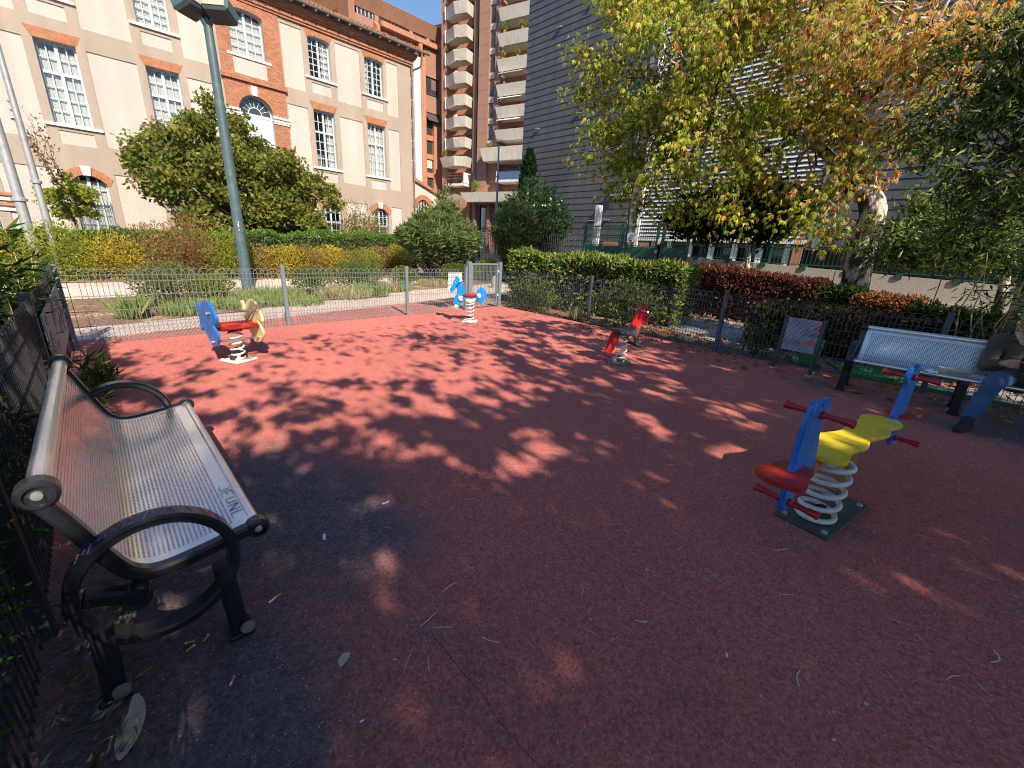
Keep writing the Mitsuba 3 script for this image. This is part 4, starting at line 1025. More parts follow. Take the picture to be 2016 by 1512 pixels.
gra = [[(.0, .01), (.01, 0)], [(.01, 0), (.022, .006)], [(.022, .006), (.022, .05)], [(.035, 0), (.035, .05)], [(.035, .05), (.058, .05)], [(.035, .025), (.054, .025)], [(.035, 0), (.058, 0)], [(.070, .05), (.072, .006)], [(.072, .006), (.090, .006)], [(.090, .006), (.092, .05)], [(.104, 0), (.104, .05)], [(.104, .05), (.126, 0)], [(.126, 0), (.126, .05)], [(.140, .05), (.140, 0)], [(.140, 0), (.160, 0)]]
strokes = [rod([.452 + y * .80, .36 - x * 1.8, .4370 + y * .10], [.452 + y2 * .80, .36 - x2 * 1.8, .4370 + y2 * .10], .0013, 5) for (x, y), (x2, y2) in gra]
put1('scratched_tag', cat_(strokes), 'phone', label='tag scratched on the front edge of the seat')
tagm = []
rng = np.random.default_rng(8)
for t0 in np.linspace(.7, 2.4, 9):
    pts = []
    for q in range(4):
        t = t0 + .07 * q; tt_ = t - .16
        x_, z_ = .215 * math.cos(t), .222 * math.sin(t)
        xr, zr = x_ * math.cos(.16) + z_ * math.sin(.16), -x_ * math.sin(.16) + z_ * math.cos(.16)
        nn = unitv(np.array([xr, zr]))
        pts.append([.205 + xr + nn[0] * .0185, -.056 + (-.022 if q % 2 else .022) + .006 * rng.normal(), .398 + zr + nn[1] * .0185])
    tagm.append(tube(pts, .0022, 5))
put1('pen_tag', cat_(tagm), 'pen_violet')
b2, put2 = bench('far perforated steel bench on the right where the person sits', (7.02, .50), (-1, 0), (0, -1), 1.63 * 1.2, sheet_mesh.copy().apply_transform(np.diag([1, 1.2, 1, 1])), (0, .978, 1.956))

# ------------------------------------------------------------------ perforated panel on two posts
pp = thing('display_panel', 'small perforated panel with red spray paint on two slanting dark posts', 'panel')
pl_, pr_ = np.array([7.15, 1.46]), np.array([7.06, .98])
for q in (pl_, pr_):
    part(pp, 'post', flat_bar([[q[0], q[1], .012], [q[0] + .05, q[1], .40], [q[0] + .10, q[1], .80]], .05, .04, [0, 1, 0]), 'cast_black', smooth=30)
    part(pp, 'foot', placed(cham((.12, .08, .024), .008), [q[0] - .01, q[1], .012], [1, 0, 0], [0, 1, 0]), 'galvanised')
ex = np.array([pr_[0] - pl_[0], pr_[1] - pl_[1], 0]); Lp = np.linalg.norm(ex); ex /= Lp
ez = unitv(np.array([.11, 0, .80])); oo = np.array([pl_[0] + .035, pl_[1], .32])
n_c, n_r = 26, 27
for r in range(n_r):
    z = r * .0175
    part(pp, 'panel_strip', placed(cham((Lp - .055, .0075, .004), .001), oo + ex * Lp / 2 + ez * z + [-.012, 0, 0], ex, ez), 'panel_paint')
for c in range(n_c):
    part(pp, 'panel_strip', placed(cham((.0065, n_r * .0175, .004), .001), oo + ex * (.04 + (Lp - .08) * c / (n_c - 1)) + ez * (n_r - 1) * .00875 + [-.0075, 0, 0], ex, ez), 'panel_paint')

# ------------------------------------------------------------------ spring riders
def spring_base(k, c, r, h, turns, wire=.013, plate_size=.34, rot=20, lean=(0, 0), plate_mat='spring_paint', clamp=True, z0=.03):
    p = helix(r, h, turns, wire)
    v = p.vertices.copy(); t = (v[:, 2] / h)[:, None]; v[:, :2] += t * np.asarray(lean); p.vertices = v
    p.apply_transform(trimesh.transformations.rotation_matrix(math.radians(rot * 3), [0, 0, 1])); p.apply_translation([*c, z0])
    part(k, 'spring', p, 'spring_paint', smooth=60)
    bk = part(k, 'base_plate', cham((plate_size, plate_size, .022), .006), plate_mat, tw=T4().translate([*c, .014]).rotate([0, 0, 1], rot))
    for sx in (-1, 1):
        for sy in (-1, 1):
            a = math.radians(rot); q = plate_size * .42
            x, y = c[0] + q * (sx * math.cos(a) - sy * math.sin(a)), c[1] + q * (sx * math.sin(a) + sy * math.cos(a))
            part(bk, 'bolt_cap', revolve([(0, 0), (.020, 0), (.018, .012), (0, .016)], 12), 'plastic_white' if plate_mat == 'spring_paint' else 'rubber_black', smooth=40, tw=T4().translate([x, y, .024]))
    if clamp:
        for s in (-1, 1):
            a = math.radians(rot + 90 * 0); part(k, 'clamp', cham((.06, .08, .06), .015), 'rubber_black', tw=T4().translate([c[0] + s * r * math.cos(a), c[1] + s * r * math.sin(a), .056]).rotate([0, 0, 1], rot))

# blue and cream side panels
r1 = thing('spring_rider', 'spring rider with one blue and one cream animal panel and a red seat', 'spring rider', 'spring riders on the red surface')
th = math.radians(7); w_ = np.array([-math.sin(th), math.cos(th), 0]); n_ = np.array([math.cos(th), math.sin(th), 0]); P1 = np.array([.90, 5.72, 0.0])
blue = [(.354, .766), (.253, .781), (.129, .760), (.05, .70), (-.002, .629), (-.011, .561), (.017, .525), (.071, .525), (.124, .529), (.116, .478), (.066, .446), (.028, .412), (.038, .346), (.091, .280), (.192, .233), (.268, .24), (.334, .27), (.391, .319), (.443, .378), (.519, .417), (.566, .376), (.61, .386), (.606, .437), (.596, .523), (.609, .588), (.627, .644), (.642, .704), (.592, .727), (.544, .704), (.489, .694), (.418, .734)]
cream = [(.353, .759), (.27, .757), (.18, .721), (.117, .67), (.06, .601), (.038, .519), (.081, .509), (.187, .524), (.13, .455), (.061, .387), (.072, .325), (.158, .249), (.254, .21), (.342, .199), (.401, .216), (.426, .266), (.474, .313), (.527, .35), (.564, .399), (.602, .475), (.638, .497), (.648, .559), (.659, .648), (.67, .704), (.621, .714), (.581, .674), (.555, .598), (.511, .656), (.456, .715)]
part(r1, 'side_panel', placed(plate(smooth_poly(blue, 4), .028, .006), P1, w_, [0, 0, 1], n_), 'blue_panel', smooth=35, label='blue animal shaped side panel')
part(r1, 'side_panel', placed(plate(smooth_poly(cream, 4), .028, .006), P1 + n_ * .50, w_, [0, 0, 1], n_), 'cream_panel', smooth=35, label='cream animal shaped side panel')
for (a, z) in ((.185, .640), (.20, .293)):
    q = P1 + w_ * a + [0, 0, z]
    part(r1, 'crossbar', rod(q - n_ * .03, q + n_ * .53, .0135, 12), 'steel_bar', smooth=40)
    for s in (-.036, .536): part(r1, 'bar_cap', trimesh.creation.icosphere(2, .021), 'galvanised', smooth=True, tw=T4().translate(list(q + n_ * s)).scale([.6, 1, 1]))
q0 = P1 + w_ * .40 + [0, 0, .45]; part(r1, 'brace', rod(P1 + w_ * .19 + n_ * .46 + [0, 0, .63], P1 + w_ * .40 + n_ * .40 + [0, 0, .44], .009, 8), 'steel_bar', smooth=40)
seat = plate(smooth_poly([(.02, -.13), (.25, -.16), (.48, -.13), (.49, 0), (.48, .13), (.25, .15), (.02, .13), (.01, 0)], 4), .045, .015)
for kx in range(2): part(r1, 'seat', placed(plate(smooth_poly([(.02, -.085), (.25, -.10), (.475, -.085), (.485, 0), (.475, .085), (.25, .09), (.02, .085), (.012, 0)], 4), .045, .014), P1 + w_ * (.21 + .19 * kx) + [0, 0, .455], n_, w_), 'red_seat', smooth=40)
c1 = P1 + n_ * .25 + w_ * .29
part(r1, 'seat_bracket', cat_(placed(cham((.30, .12, .035), .008), [c1[0], c1[1], .418], n_, w_), placed(revolve([(0, 0), (.075, 0), (.075, .02), (0, .02)], 18), [c1[0], c1[1], .385], n_, w_)), 'rubber_black')
spring_base(r1, c1[:2], .073, .37, 6.3, .0125, .30, 25)

# blue horse
r2 = thing('spring_rider', 'bright blue horse shaped spring rider near the gate', 'spring rider', 'spring riders on the red surface')
he, hn = np.array([.703, -.711, 0]), np.array([.711, .703, 0]); HP = np.array([5.55, 6.85, 0.0])
head = [(-.313, .94), (-.287, .946), (-.245, .902), (-.192, .854), (-.144, .785), (-.121, .703), (-.12, .621), (-.135, .536), (-.161, .451), (-.187, .386), (-.229, .331), (-.282, .297), (-.325, .30), (-.342, .357), (-.347, .42), (-.342, .484), (-.316, .538), (-.285, .602), (-.28, .654), (-.301, .694), (-.333, .662), (-.37, .623), (-.401, .611), (-.423, .657), (-.423, .688), (-.391, .731), (-.37, .784), (-.35, .846), (-.329, .888)]
tail = [(.138, .675), (.169, .718), (.216, .741), (.274, .729), (.318, .674), (.341, .613), (.343, .561), (.312, .517), (.292, .474), (.273, .41), (.247, .372), (.22, .397), (.186, .448), (.153, .499), (.141, .571)]
HX = lambda a, z, d=0: HP + he * a + hn * d + [0, 0, z]
hslot = [(-.19, .80), (-.17, .80), (-.158, .77), (-.165, .745), (-.182, .75), (-.19, .775)]
eye = [(-.325, .808), (-.305, .808), (-.305, .826), (-.325, .826)]
part(r2, 'head_panel', placed(plate(smooth_poly(head, 4), .032, .006, [smooth_poly(hslot, 3), eye]), HP, he, [0, 0, 1]), 'horse_blue', smooth=35, label='horse head and chest panel')
part(r2, 'tail_panel', placed(plate(smooth_poly(tail, 4), .032, .006), HP, he, [0, 0, 1]), 'horse_blue', smooth=35, label='horse tail panel')
disc = lambda r, t: revolve([(0, -t / 2), (r * .85, -t / 2), (r, -t / 4), (r, t / 4), (r * .85, t / 2), (0, t / 2)], 22)
for a, z, r in ((-.195, .495, .052), (.178, .568, .047)):
    for s in (-1, 1):
        part(r2, 'hub', placed(disc(r, .035), HX(a, z, s * .036), he, [0, 0, 1]), 'plastic_white', smooth=35)
        part(r2, 'hub_cap', placed(disc(r * .30, .02), HX(a, z, s * .060), he, [0, 0, 1]), 'plastic_yellow', smooth=35)
for a, z, r in ((-.12, .50, .040), (.145, .535, .036)):
    for s in (-1, 1): part(r2, 'bolt_head', placed(disc(r, .03), HX(a, z, s * .055), he, [0, 0, 1]), 'plastic_blue', smooth=35)
part(r2, 'body_bracket', cat_(*[placed(plate(smooth_poly([(-.20, .525), (-.05, .545), (.12, .545), (.20, .59), (.205, .555), (.12, .48), (.08, .455), (-.10, .455), (-.19, .46)], 3), .008, .002), HX(0, 0, s), he, [0, 0, 1]) for s in (-.05, .05)], placed(cham((.18, .10, .01), .003), HX(-.005, .452), he, hn)), 'spring_paint', smooth=30)
part(r2, 'seat', placed(plate(smooth_poly([(-.13, -.10), (0, -.13), (.13, -.11), (.155, 0), (.13, .11), (0, .13), (-.13, .10), (-.14, 0)], 4), .05, .018), HX(.005, .575), he, hn), 'red_seat', smooth=40)
part(r2, 'handle', rod(HX(-.205, .850, -.16), HX(-.205, .850, .16), .013, 10), 'plastic_white', smooth=40)
part(r2, 'foot_rest', rod(HX(-.262, .315, -.17), HX(-.262, .315, .17), .019, 12), 'plastic_yellow', smooth=40)
part(r2, 'foot_cap', placed(disc(.036, .03), HX(-.30, .325, -.035), he, [0, 0, 1]), 'plastic_white', smooth=35)
part(r2, 'strap', placed(cham((.012, .004, .2), .001), HX(-.14, .39, -.052), he, hn), 'frame_brown')
spring_base(r2, HX(-.005, 0)[:2], .085, .41, 6.6, .0125, .30, 42, clamp=False)

# red horse
r3 = thing('spring_rider', 'red horse shaped spring rider with a black rubber saddle', 'spring rider', 'spring riders on the red surface')
_e, _v, _a = np.array([.492, -.871, 0]), np.array([.871, .492, 0]), math.radians(36)
re_, rn_ = _e * math.cos(_a) + _v * math.sin(_a), -_e * math.sin(_a) + _v * math.cos(_a); RP = np.array([5.36, 3.05, 0.0])
RX = lambda a, z, d=0: RP + re_ * a + rn_ * d + [0, 0, z]
rhead = [(.28, .866), (.29, .845), (.289, .776), (.308, .725), (.312, .648), (.303, .586), (.277, .56), (.244, .58), (.22, .593), (.211, .53), (.212, .467), (.205, .411), (.205, .335), (.185, .26), (.165, .30), (.150, .42), (.125, .52), (.093, .565), (.103, .629), (.126, .708), (.149, .779), (.188, .821), (.228, .847)]
rump = [(-.113, .486), (-.088, .468), (-.064, .375), (-.076, .317), (-.1, .258), (-.123, .19), (-.166, .131), (-.232, .186), (-.223, .244), (-.203, .336), (-.177, .443)]
rhead, rump = [(a / math.cos(_a), z) for a, z in rhead], [(a / math.cos(_a), z) for a, z in rump]
part(r3, 'head_panel', placed(plate(smooth_poly(rhead, 4), .032, .007), RP, re_, [0, 0, 1]), 'red_panel', smooth=35, label='red horse head and chest panel')
part(r3, 'rump_panel', placed(plate(smooth_poly(rump, 4), .032, .007), RP, re_, [0, 0, 1]), 'red_panel', smooth=35, label='red horse rump panel')
# saddle: a bent rubber sheet hanging over both sides
u = np.linspace(-1, 1, 17); s = np.linspace(-.23, .19, 19)
U, S_ = np.meshgrid(u, s, indexing='ij')
rear = np.clip((.02 - S_) / .22, 0, 1); front = np.clip((S_ - .02) / .13, 0, 1)
zz = .505 + .045 * front ** 1.5 + .012 * rear - (.04 + .20 * front ** 1.3) * np.abs(U) ** 2.0 * (1 - .7 * rear)
dd = U * (.115 + .03 * np.sin(np.abs(U) * 2))
top = RP + re_ * S_[..., None] + rn_ * dd[..., None] + np.array([0, 0, 1]) * zz[..., None]
nu, ns = U.shape; g = np.arange(nu * ns).reshape(nu, ns)
f1 = np.concatenate([np.stack([g[:-1, :-1], g[1:, :-1], g[1:, 1:]], -1).reshape(-1, 3), np.stack([g[:-1, :-1], g[1:, 1:], g[:-1, 1:]], -1).reshape(-1, 3)])
V = np.vstack([top.reshape(-1, 3), top.reshape(-1, 3) - [0, 0, .022]]); f2 = f1[:, ::-1] + nu * ns
edge = np.concatenate([g[0], g[1:, -1], g[-1, ::-1][1:], g[::-1, 0][1:-1]]); e2 = np.roll(edge, -1)
F = np.vstack([f1, f2, np.stack([edge, e2, e2 + nu * ns], 1), np.stack([edge, e2 + nu * ns, edge + nu * ns], 1)])
sm = trimesh.Trimesh(V, F, process=False); sm.fix_normals()
part(r3, 'saddle', sm, 'rubber_black', smooth=50)
part(r3, 'handle', rod(RX(.235, .775, -.15), RX(.235, .775, .15), .013, 10), 'galvanised', smooth=40)
for s_ in (-1, 1):
    part(r3, 'grip_end', placed(disc(.020, .02), RX(.235, .775, s_ * .15), re_, [0, 0, 1]), 'rubber_black', smooth=35)
    part(r3, 'grip_cap', trimesh.creation.icosphere(2, .016), 'plastic_white', smooth=True, tw=T4().translate(list(RX(.235, .775, s_ * .168))))
part(r3, 'foot_rest', placed(plate(smooth_poly([(.12, -.22), (.21, -.22), (.225, -.12), (.20, 0), (.225, .12), (.21, .22), (.12, .22), (.11, 0)], 3), .022, .006), RX(.045, .275), re_, rn_), 'rubber_black', smooth=35)
part(r3, 'seat_bracket', cat_(placed(cham((.22, .10, .03), .008), RX(.0, .425), re_, rn_), placed(cham((.10, .10, .05), .01), RX(.0, .455), re_, rn_)), 'plate_grey')
spring_base(r3, RX(-.01, 0)[:2], .080, .40, 6.2, .0125, .33, 33, (.012, -.02), 'plate_grey', True)

# seesaw on springs
r4 = thing('spring_seesaw', 'spring seesaw with a wavy yellow plank, blue uprights and red seats', 'seesaw')
sa = np.array([2.68, .27, 0.0]); sx_ = unitv(np.array([.98, -.19, 0])); sy_ = np.array([-sx_[1], sx_[0], 0])
SP = lambda a, b, z: sa + sx_ * a + sy_ * b + [0, 0, z]
seat_o = [(-.277, .129), (-.225, .131), (-.152, .107), (-.087, .111), (-.029, .091), (.012, .05), (.02, .0), (-.014, -.06), (-.063, -.076), (-.136, -.078), (-.19, -.105), (-.25, -.122), (-.302, -.111), (-.328, -.065), (-.345, .01), (-.331, .085)]
plank_o = [(.50, .135), (.60, .175), (.685, .151), (.814, .117), (.944, .118), (1.105, .156), (1.233, .130), (1.365, .155), (1.449, .127), (1.493, .064), (1.484, .002), (1.49, -.039), (1.396, -.091), (1.225, -.073), (1.088, -.102), (.954, -.086), (.839, -.066), (.661, -.099), (.489, -.072), (.358, -.105), (.268, -.113), (.215, -.063), (.205, .001), (.215, .06), (.27, .125), (.36, .15), (.43, .125)]
part(r4, 'plank', placed(plate(smooth_poly(plank_o, 4), .026, .005), SP(0, .005, .430), sx_, sy_), 'yellow_panel', smooth=35)
part(r4, 'seat', placed(plate(smooth_poly(seat_o, 4), .028, .006), SP(0, .01, .425), sx_, sy_), 'red_seat', smooth=35)
seat2 = [(1.70 - a - .02, b) for a, b in seat_o][::-1]
part(r4, 'seat', placed(plate(smooth_poly(seat2, 4), .028, .006), SP(0, .01, .425), sx_, sy_), 'red_seat', smooth=35)
up = [(-.148, .452), (-.141, .54), (-.142, .663), (-.129, .758), (-.096, .821), (-.055, .846), (-.015, .832), (.012, .796), (.040, .828), (.085, .838), (.130, .80), (.135, .75), (.095, .69), (.098, .614), (.14, .50), (.155, .405), (.10, .36), (-.0, .36), (-.14, .40)]
for flip in (False, True):
    o = [(a, b) for a, b in up] if not flip else [(1.685 - a, b) for a, b in up][::-1]
    part(r4, 'upright', placed(plate(smooth_poly(o, 4), .030, .006), SP(0, .02, 0), sx_, [0, 0, 1]), 'blue_panel', smooth=35)
    lo_ = [(-.14, .41), (-.135, .25), (-.11, .175), (-.05, .16), (-.02, .20), (.01, .28), (.06, .41)]
    o = lo_ if not flip else [(1.685 - a, b) for a, b in lo_][::-1]
    part(r4, 'foot_bracket', placed(plate(smooth_poly(o, 3), .030, .006), SP(0, .02, 0), sx_, [0, 0, 1]), 'blue_panel', smooth=35)
    for a, z in ((.02, .752), (-.075, .225)):
        a = a if not flip else 1.685 - a
        gp = [(0, .019), (.008, .024), (.02, .024), (.028, .0165), (.10, .0165), (.108, .020), (.14, .022), (.15, .026), (.158, .022), (.16, 0)]
        for s_ in (-1, 1):
            part(r4, 'grip', placed(revolve([(max(r, 1e-4), h) for h, r in gp], 18), SP(a, .02 + s_ * .012, z), sx_, [0, 0, 1], sy_ * s_), 'red_grip', smooth=40)
part(r4, 'beam', placed(cham((.30, .07, .10), .012), SP(.62, .015, .355), sx_, sy_), 'orange_wood')
part(r4, 'beam', placed(cham((1.25, .06, .05), .010), SP(.84, .015, .39), sx_, sy_), 'orange_wood')
part(r4, 'beam_end', placed(cham((.05, .05, .09), .014), SP(.19, .02, .37), sx_, sy_), 'orange_wood')
p = helix(.096, .36, 5.0, .0155, 9, 26); p.apply_transform(trimesh.transformations.rotation_matrix(1.1, [0, 0, 1])); v = p.vertices.copy(); v[:, :2] += (v[:, 2:] / .36) * sx_[None, :2] * .06; p.vertices = v
p.apply_translation(SP(.30, -.035, .03)); part(r4, 'spring', p, 'spring_paint', smooth=60)
for s_ in (-1, 1): part(r4, 'clamp', placed(cham((.05, .07, .05), .012), SP(.32 + s_ * .085, -.035, .05), sx_, sy_), 'rubber_black')
part(r4, 'strut', placed(cham((.05, .05, .36), .012), SP(.80, .0, .20), sx_, sy_), 'orange_wood')
bp = part(r4, 'base_plate', placed(cham((.66, .30, .018), .005), SP(.44, -.03, .010), sx_, sy_), 'plate_dark')
for a in (.16, .72):
    for b in (-.14, .08): part(bp, 'bolt_cap', revolve([(0, 0), (.018, 0), (.016, .011), (0, .014)], 12), 'galvanised', smooth=40, tw=T4().translate(list(SP(a, b, .019))))
# ------------------------------------------------------------------ trees
def tree_wood(k, trunk, limbs, rng, mat='bark', name='trunk', seg=10):
    path, rad = trunk
    p = spline(path, 6); r = np.interp(np.linspace(0, 1, len(p)), np.linspace(0, 1, len(rad)), rad)
    part(k, name, tube(p, r, 18, jitter=.10, rng=rng), mat, smooth=60)
    for a, b, r0, r1 in limbs:
        q = limb(a, b, rng, 7, .05)
        part(k, 'limb', tube(q, np.linspace(r0, r1, len(q)), seg), mat, smooth=60)

# horse chestnut: palmate drooping leaves in yellow, green and rust
ck = thing('chestnut_tree', 'big horse chestnut turning yellow and rust before the louvred wall', 'tree')
rng = np.random.default_rng(21)
TB = [(14.0, 1.45, 0), (14.0, 1.50, .8), (14.0, 1.60, 1.8), (13.95, 1.62, 2.9), (13.9, 2.1, 3.7), (13.8, 2.5, 5.0), (13.8, 2.6, 7.5)]
cen = np.array([13.2, 5.1, 6.6]); rad = np.array([3.3, 5.5, 3.9])
clumps = []
while len(clumps) < 112:
    d = rand_dirs(1, rng)[0]; c = cen + d * rad * rng.uniform(.45, 1.0)
    if c[2] < 3.0 + .16 * abs(c[1] - 4) and rng.random() < .7: continue
    if c[2] < 2.75 or c[2] > 10.4 or (c[1] < 2.6 and c[2] < 3.5): continue
    clumps.append(c)
clumps += [np.array([rng.uniform(12.3, 13.7), rng.uniform(2.6, 9.4), rng.uniform(4.2, 9.6)]) for _ in range(42)]
clumps += [np.array(c) for c in [(12.6, 9.3, 4.6), (12.4, 8.9, 5.4), (12.7, 10.0, 6.6), (12.3, 8.0, 3.6), (12.6, 7.1, 3.1), (12.8, 6.2, 2.9), (12.9, 5.2, 2.9), (12.4, 9.8, 7.6), (12.7, 4.4, 2.7), (13.1, 3.3, 3.2), (13.2, 2.4, 3.3), (13.3, 1.2, 4.3), (13.3, .7, 5.2), (13.2, .9, 6.1), (13.1, 1.3, 5.4), (13.4, 1.9, 4.4), (13.0, 2.8, 2.6), (13.1, 2.2, 2.3)]]
limbs = [((13.95, 1.62, 2.9), (13.6, 3.4, 4.6), .17, .11), ((13.6, 3.4, 4.6), (13.2, 6.0, 6.0), .11, .05), ((13.6, 3.4, 4.6), (13.3, 4.6, 4.1), .08, .03), ((13.8, 2.5, 5.0), (13.2, 1.4, 6.4), .09, .04), ((13.8, 2.6, 6.2), (13.6, 4.6, 8.6), .10, .04), ((13.85, 2.3, 4.3), (13.2, 2.4, 4.9), .06, .03), ((13.8, 2.6, 7.4), (13.7, 2.2, 10.2), .14, .07)]
hubs = np.array([(13.6, 3.4, 4.6), (13.2, 6.0, 6.0), (13.3, 4.6, 4.1), (13.2, 1.4, 6.4), (13.6, 4.6, 8.6), (13.8, 2.5, 5.0)])
for c in clumps:
    h = hubs[np.argmin(np.linalg.norm(hubs - c, axis=1))]
    limbs.append((h, c, .030, .010))
tree_wood(ck, (TB, [.36, .31, .29, .27, .22, .18, .12]), limbs, rng, seg=6)
LEAVES = []
pal_g, pal_y, pal_o = [(.17, .25, .035), (.29, .37, .052), (.41, .45, .075)], [(.62, .58, .10), (.68, .58, .15), (.52, .52, .10)], [(.68, .40, .13), (.58, .26, .09), (.72, .55, .28), (.50, .32, .15)]
bl, al, sl_l, Ll, Wl, Cl, leaf_id = [], [], [], [], [], [], []
nid = 0
for c in clumps:
    n = int(rng.integers(140, 195)); rr = rng.uniform(.65, 1.05); shade = rng.uniform(.80, 1.28)
    pts = blob_points(n, c, (rr, rr, rr * .75), rng, .3)
    t_o = np.clip((4.5 - c[1]) / 3.4 + (c[2] - 5.0) * .10 + rng.normal() * .30, 0, 1); t_y = np.clip(.45 + .3 * rng.normal(), 0, 1)
    for p in pts:
        u = rng.random()
        pal = pal_o if u < .07 + .62 * t_o else (pal_y if u < .07 + .62 * t_o + .18 + .30 * t_y else pal_g)
        base_c = np.array(pal[rng.integers(len(pal))]) * rng.uniform(.75, 1.2) * shade
        out = unitv((p - c) * [1, 1, .3] + rng.normal(size=3) * .25)
        hang = unitv(out * .7 + [0, 0, -.95 + .35 * rng.normal()])
        side = unitv(np.cross(hang, unitv(rng.normal(size=3) + [0, 0, 1.2])))
        m = int(rng.integers(5, 8)); size = rng.uniform(.085, .145)
        for a in np.linspace(-.95, .95, m) + rng.normal(size=m) * .15:
            ax = unitv(hang * math.cos(a) + side * math.sin(a) + rng.normal(size=3) * .12 + [0, 0, -.30])
            bl.append(p); al.append(ax); sl_l.append(unitv(np.cross(ax, np.cross(hang, side) + rng.normal(size=3) * .35)))
            Ll.append(size * (1 - .28 * abs(a)) * 1.25); Wl.append(size * .27); Cl.append(base_c * rng.uniform(.85, 1.15)); leaf_id.append(nid)
        nid += 1
bl, al, sl_l, Ll, Wl, Cl, leaf_id = map(np.array, (bl, al, sl_l, Ll, Wl, Cl, leaf_id))
fi = np.r_[0, np.nonzero(np.diff(leaf_id))[0] + 1]
dist = np.linalg.norm(bl[fi] - [0, 0, CAM_H], axis=1); near = set(np.argsort(dist)[:300].tolist())
sel = np.array([i in near for i in leaf_id])
v, f = leaf_mesh(bl[~sel], al[~sel], sl_l[~sel], Ll[~sel], Wl[~sel], .14, .10)
part(ck, 'foliage', (v, f), 'leaf', color=np.repeat(Cl[~sel], 4, 0), kind='stuff')
for i in sorted(near):
    s = leaf_id == i
    v, f = leaf_mesh(bl[s], al[s], sl_l[s], Ll[s], Wl[s], .14, .10)
    part(ck, 'leaf', (v, f), 'leaf', color=np.repeat(Cl[s], 4, 0))

def simple_tree(k, trunk, rads, cen, rad, ncl, per, L, W, pal, wts, rng, rr=(.35, .6), mat='leaf', hub=None, limb_r=.025, bias=(0, 0, -.3), cond=None, shell=.35):
    cl = []
    while len(cl) < ncl:
        d = rand_dirs(1, rng)[0]; c = np.asarray(cen) + d * np.asarray(rad) * rng.uniform(.35, 1) 
        if cond and not cond(c): continue
        cl.append(c)
    hub = np.asarray(trunk[-1] if hub is None else hub)
    tree_wood(k, (trunk, rads), [(hub, c, limb_r, .006) for c in cl], rng, seg=5)
    pts, cols = [], []
    for c in cl:
        r = rng.uniform(*rr); q = blob_points(int(per * rng.uniform(.7, 1.3)), c, (r, r, r * .8), rng, shell); pts.append(q)
        cols.append(leaf_cols(len(q), rng, pal, wts, .25) * rng.uniform(.8, 1.2))
    pts = np.vstack(pts)
    foliage(k, 'foliage', pts, rng, L, W, pal, wts, bias=bias, mat=mat, colors=np.vstack(cols))

rng = np.random.default_rng(31)
mk = thing('maple_tree', 'round broad maple with dense olive green leaves behind the lamp post', 'tree')
MC = np.array([5.45, 22.6, 3.25])
simple_tree(mk, [(5.6, 22.7, 0), (5.6, 22.7, .9), (5.5, 22.7, 1.9)], [.16, .13, .11], MC, (3.9, 2.6, 3.05), 260, 150, .16, .14,
            [(.15, .19, .045), (.22, .25, .055), (.31, .30, .08), (.36, .24, .08)], [4, 4, 2.2, .7], rng, (.42, .72), limb_r=.05,
            cond=lambda c: c[2] > 1.85 and c[2] < 6.0 - .55 * max(0, c[0] - 5.2))
tops = np.array([(4.3, 22.6, 5.8), (4.7, 22.6, 6.3), (4.55, 22.5, 6.6), (5.4, 22.5, 5.9), (3.7, 22.5, 5.5), (2.3, 22.6, 4.4), (2.6, 22.6, 4.9), (3.2, 22.6, 5.1), (1.9, 22.6, 4.0), (6.2, 22.5, 5.3)])
pts = np.vstack([blob_points(190, c, (.55, .5, .45), rng, .3) for c in tops])
foliage(mk, 'foliage', pts, rng, .16, .14, [(.15, .19, .045), (.22, .25, .055), (.31, .30, .08)], [4, 4, 2])

sk = thing('small_maple', 'slender young maple with reddish top shoots at the left edge', 'tree')
simple_tree(sk, [(-.15, 22.8, 0), (-.15, 22.8, 1.2), (-.2, 22.8, 1.9)], [.06, .05, .04], (-.15, 22.8, 2.45), (.85, .7, .75), 34, 62, .12, .10,
            [(.22, .31, .05), (.32, .38, .06), (.46, .36, .09)], [3, 3, 1.6], rng, (.22, .36), limb_r=.014)
shoots, sp_ = [], []
for i in range(7):
    a = np.array([-.3 + .15 * rng.normal(), 22.8, 2.9]); b = a + [-.35 + .5 * rng.random() - .25, .1, 1.3 + 1.5 * rng.random()]
    q = limb(a, b, rng, 6, .04); shoots.append(tube(q, np.linspace(.014, .004, 6), 5)); t = rng.random(26)
    sp_.append(a + (b - a) * t[:, None] + rng.normal(size=(26, 3)) * .09)
part(sk, 'shoots', cat_(shoots), 'twig'); foliage(sk, 'foliage', np.vstack(sp_), rng, .11, .08, [(.20, .11, .05), (.26, .15, .06), (.14, .12, .04)], [2, 2, 1], label='sparse reddish brown leaves on the shoots')

lk_ = thing('linden_tree', 'small dark green linden with a pale straight trunk under the chestnut', 'tree')
rng = np.random.default_rng(41)
simple_tree(lk_, [(15.5, 4.55, 0), (15.5, 4.6, 1.2), (15.5, 4.75, 2.3)], [.085, .075, .06], (15.4, 5.3, 3.05), (1.5, 2.3, .95), 95, 150, .13, .11,
            [(.020, .045, .012), (.030, .065, .016), (.055, .095, .022)], [4, 3, 1.3], rng, (.35, .55), limb_r=.02, hub=(15.5, 4.9, 2.6), cond=lambda c: c[2] > 2.15)

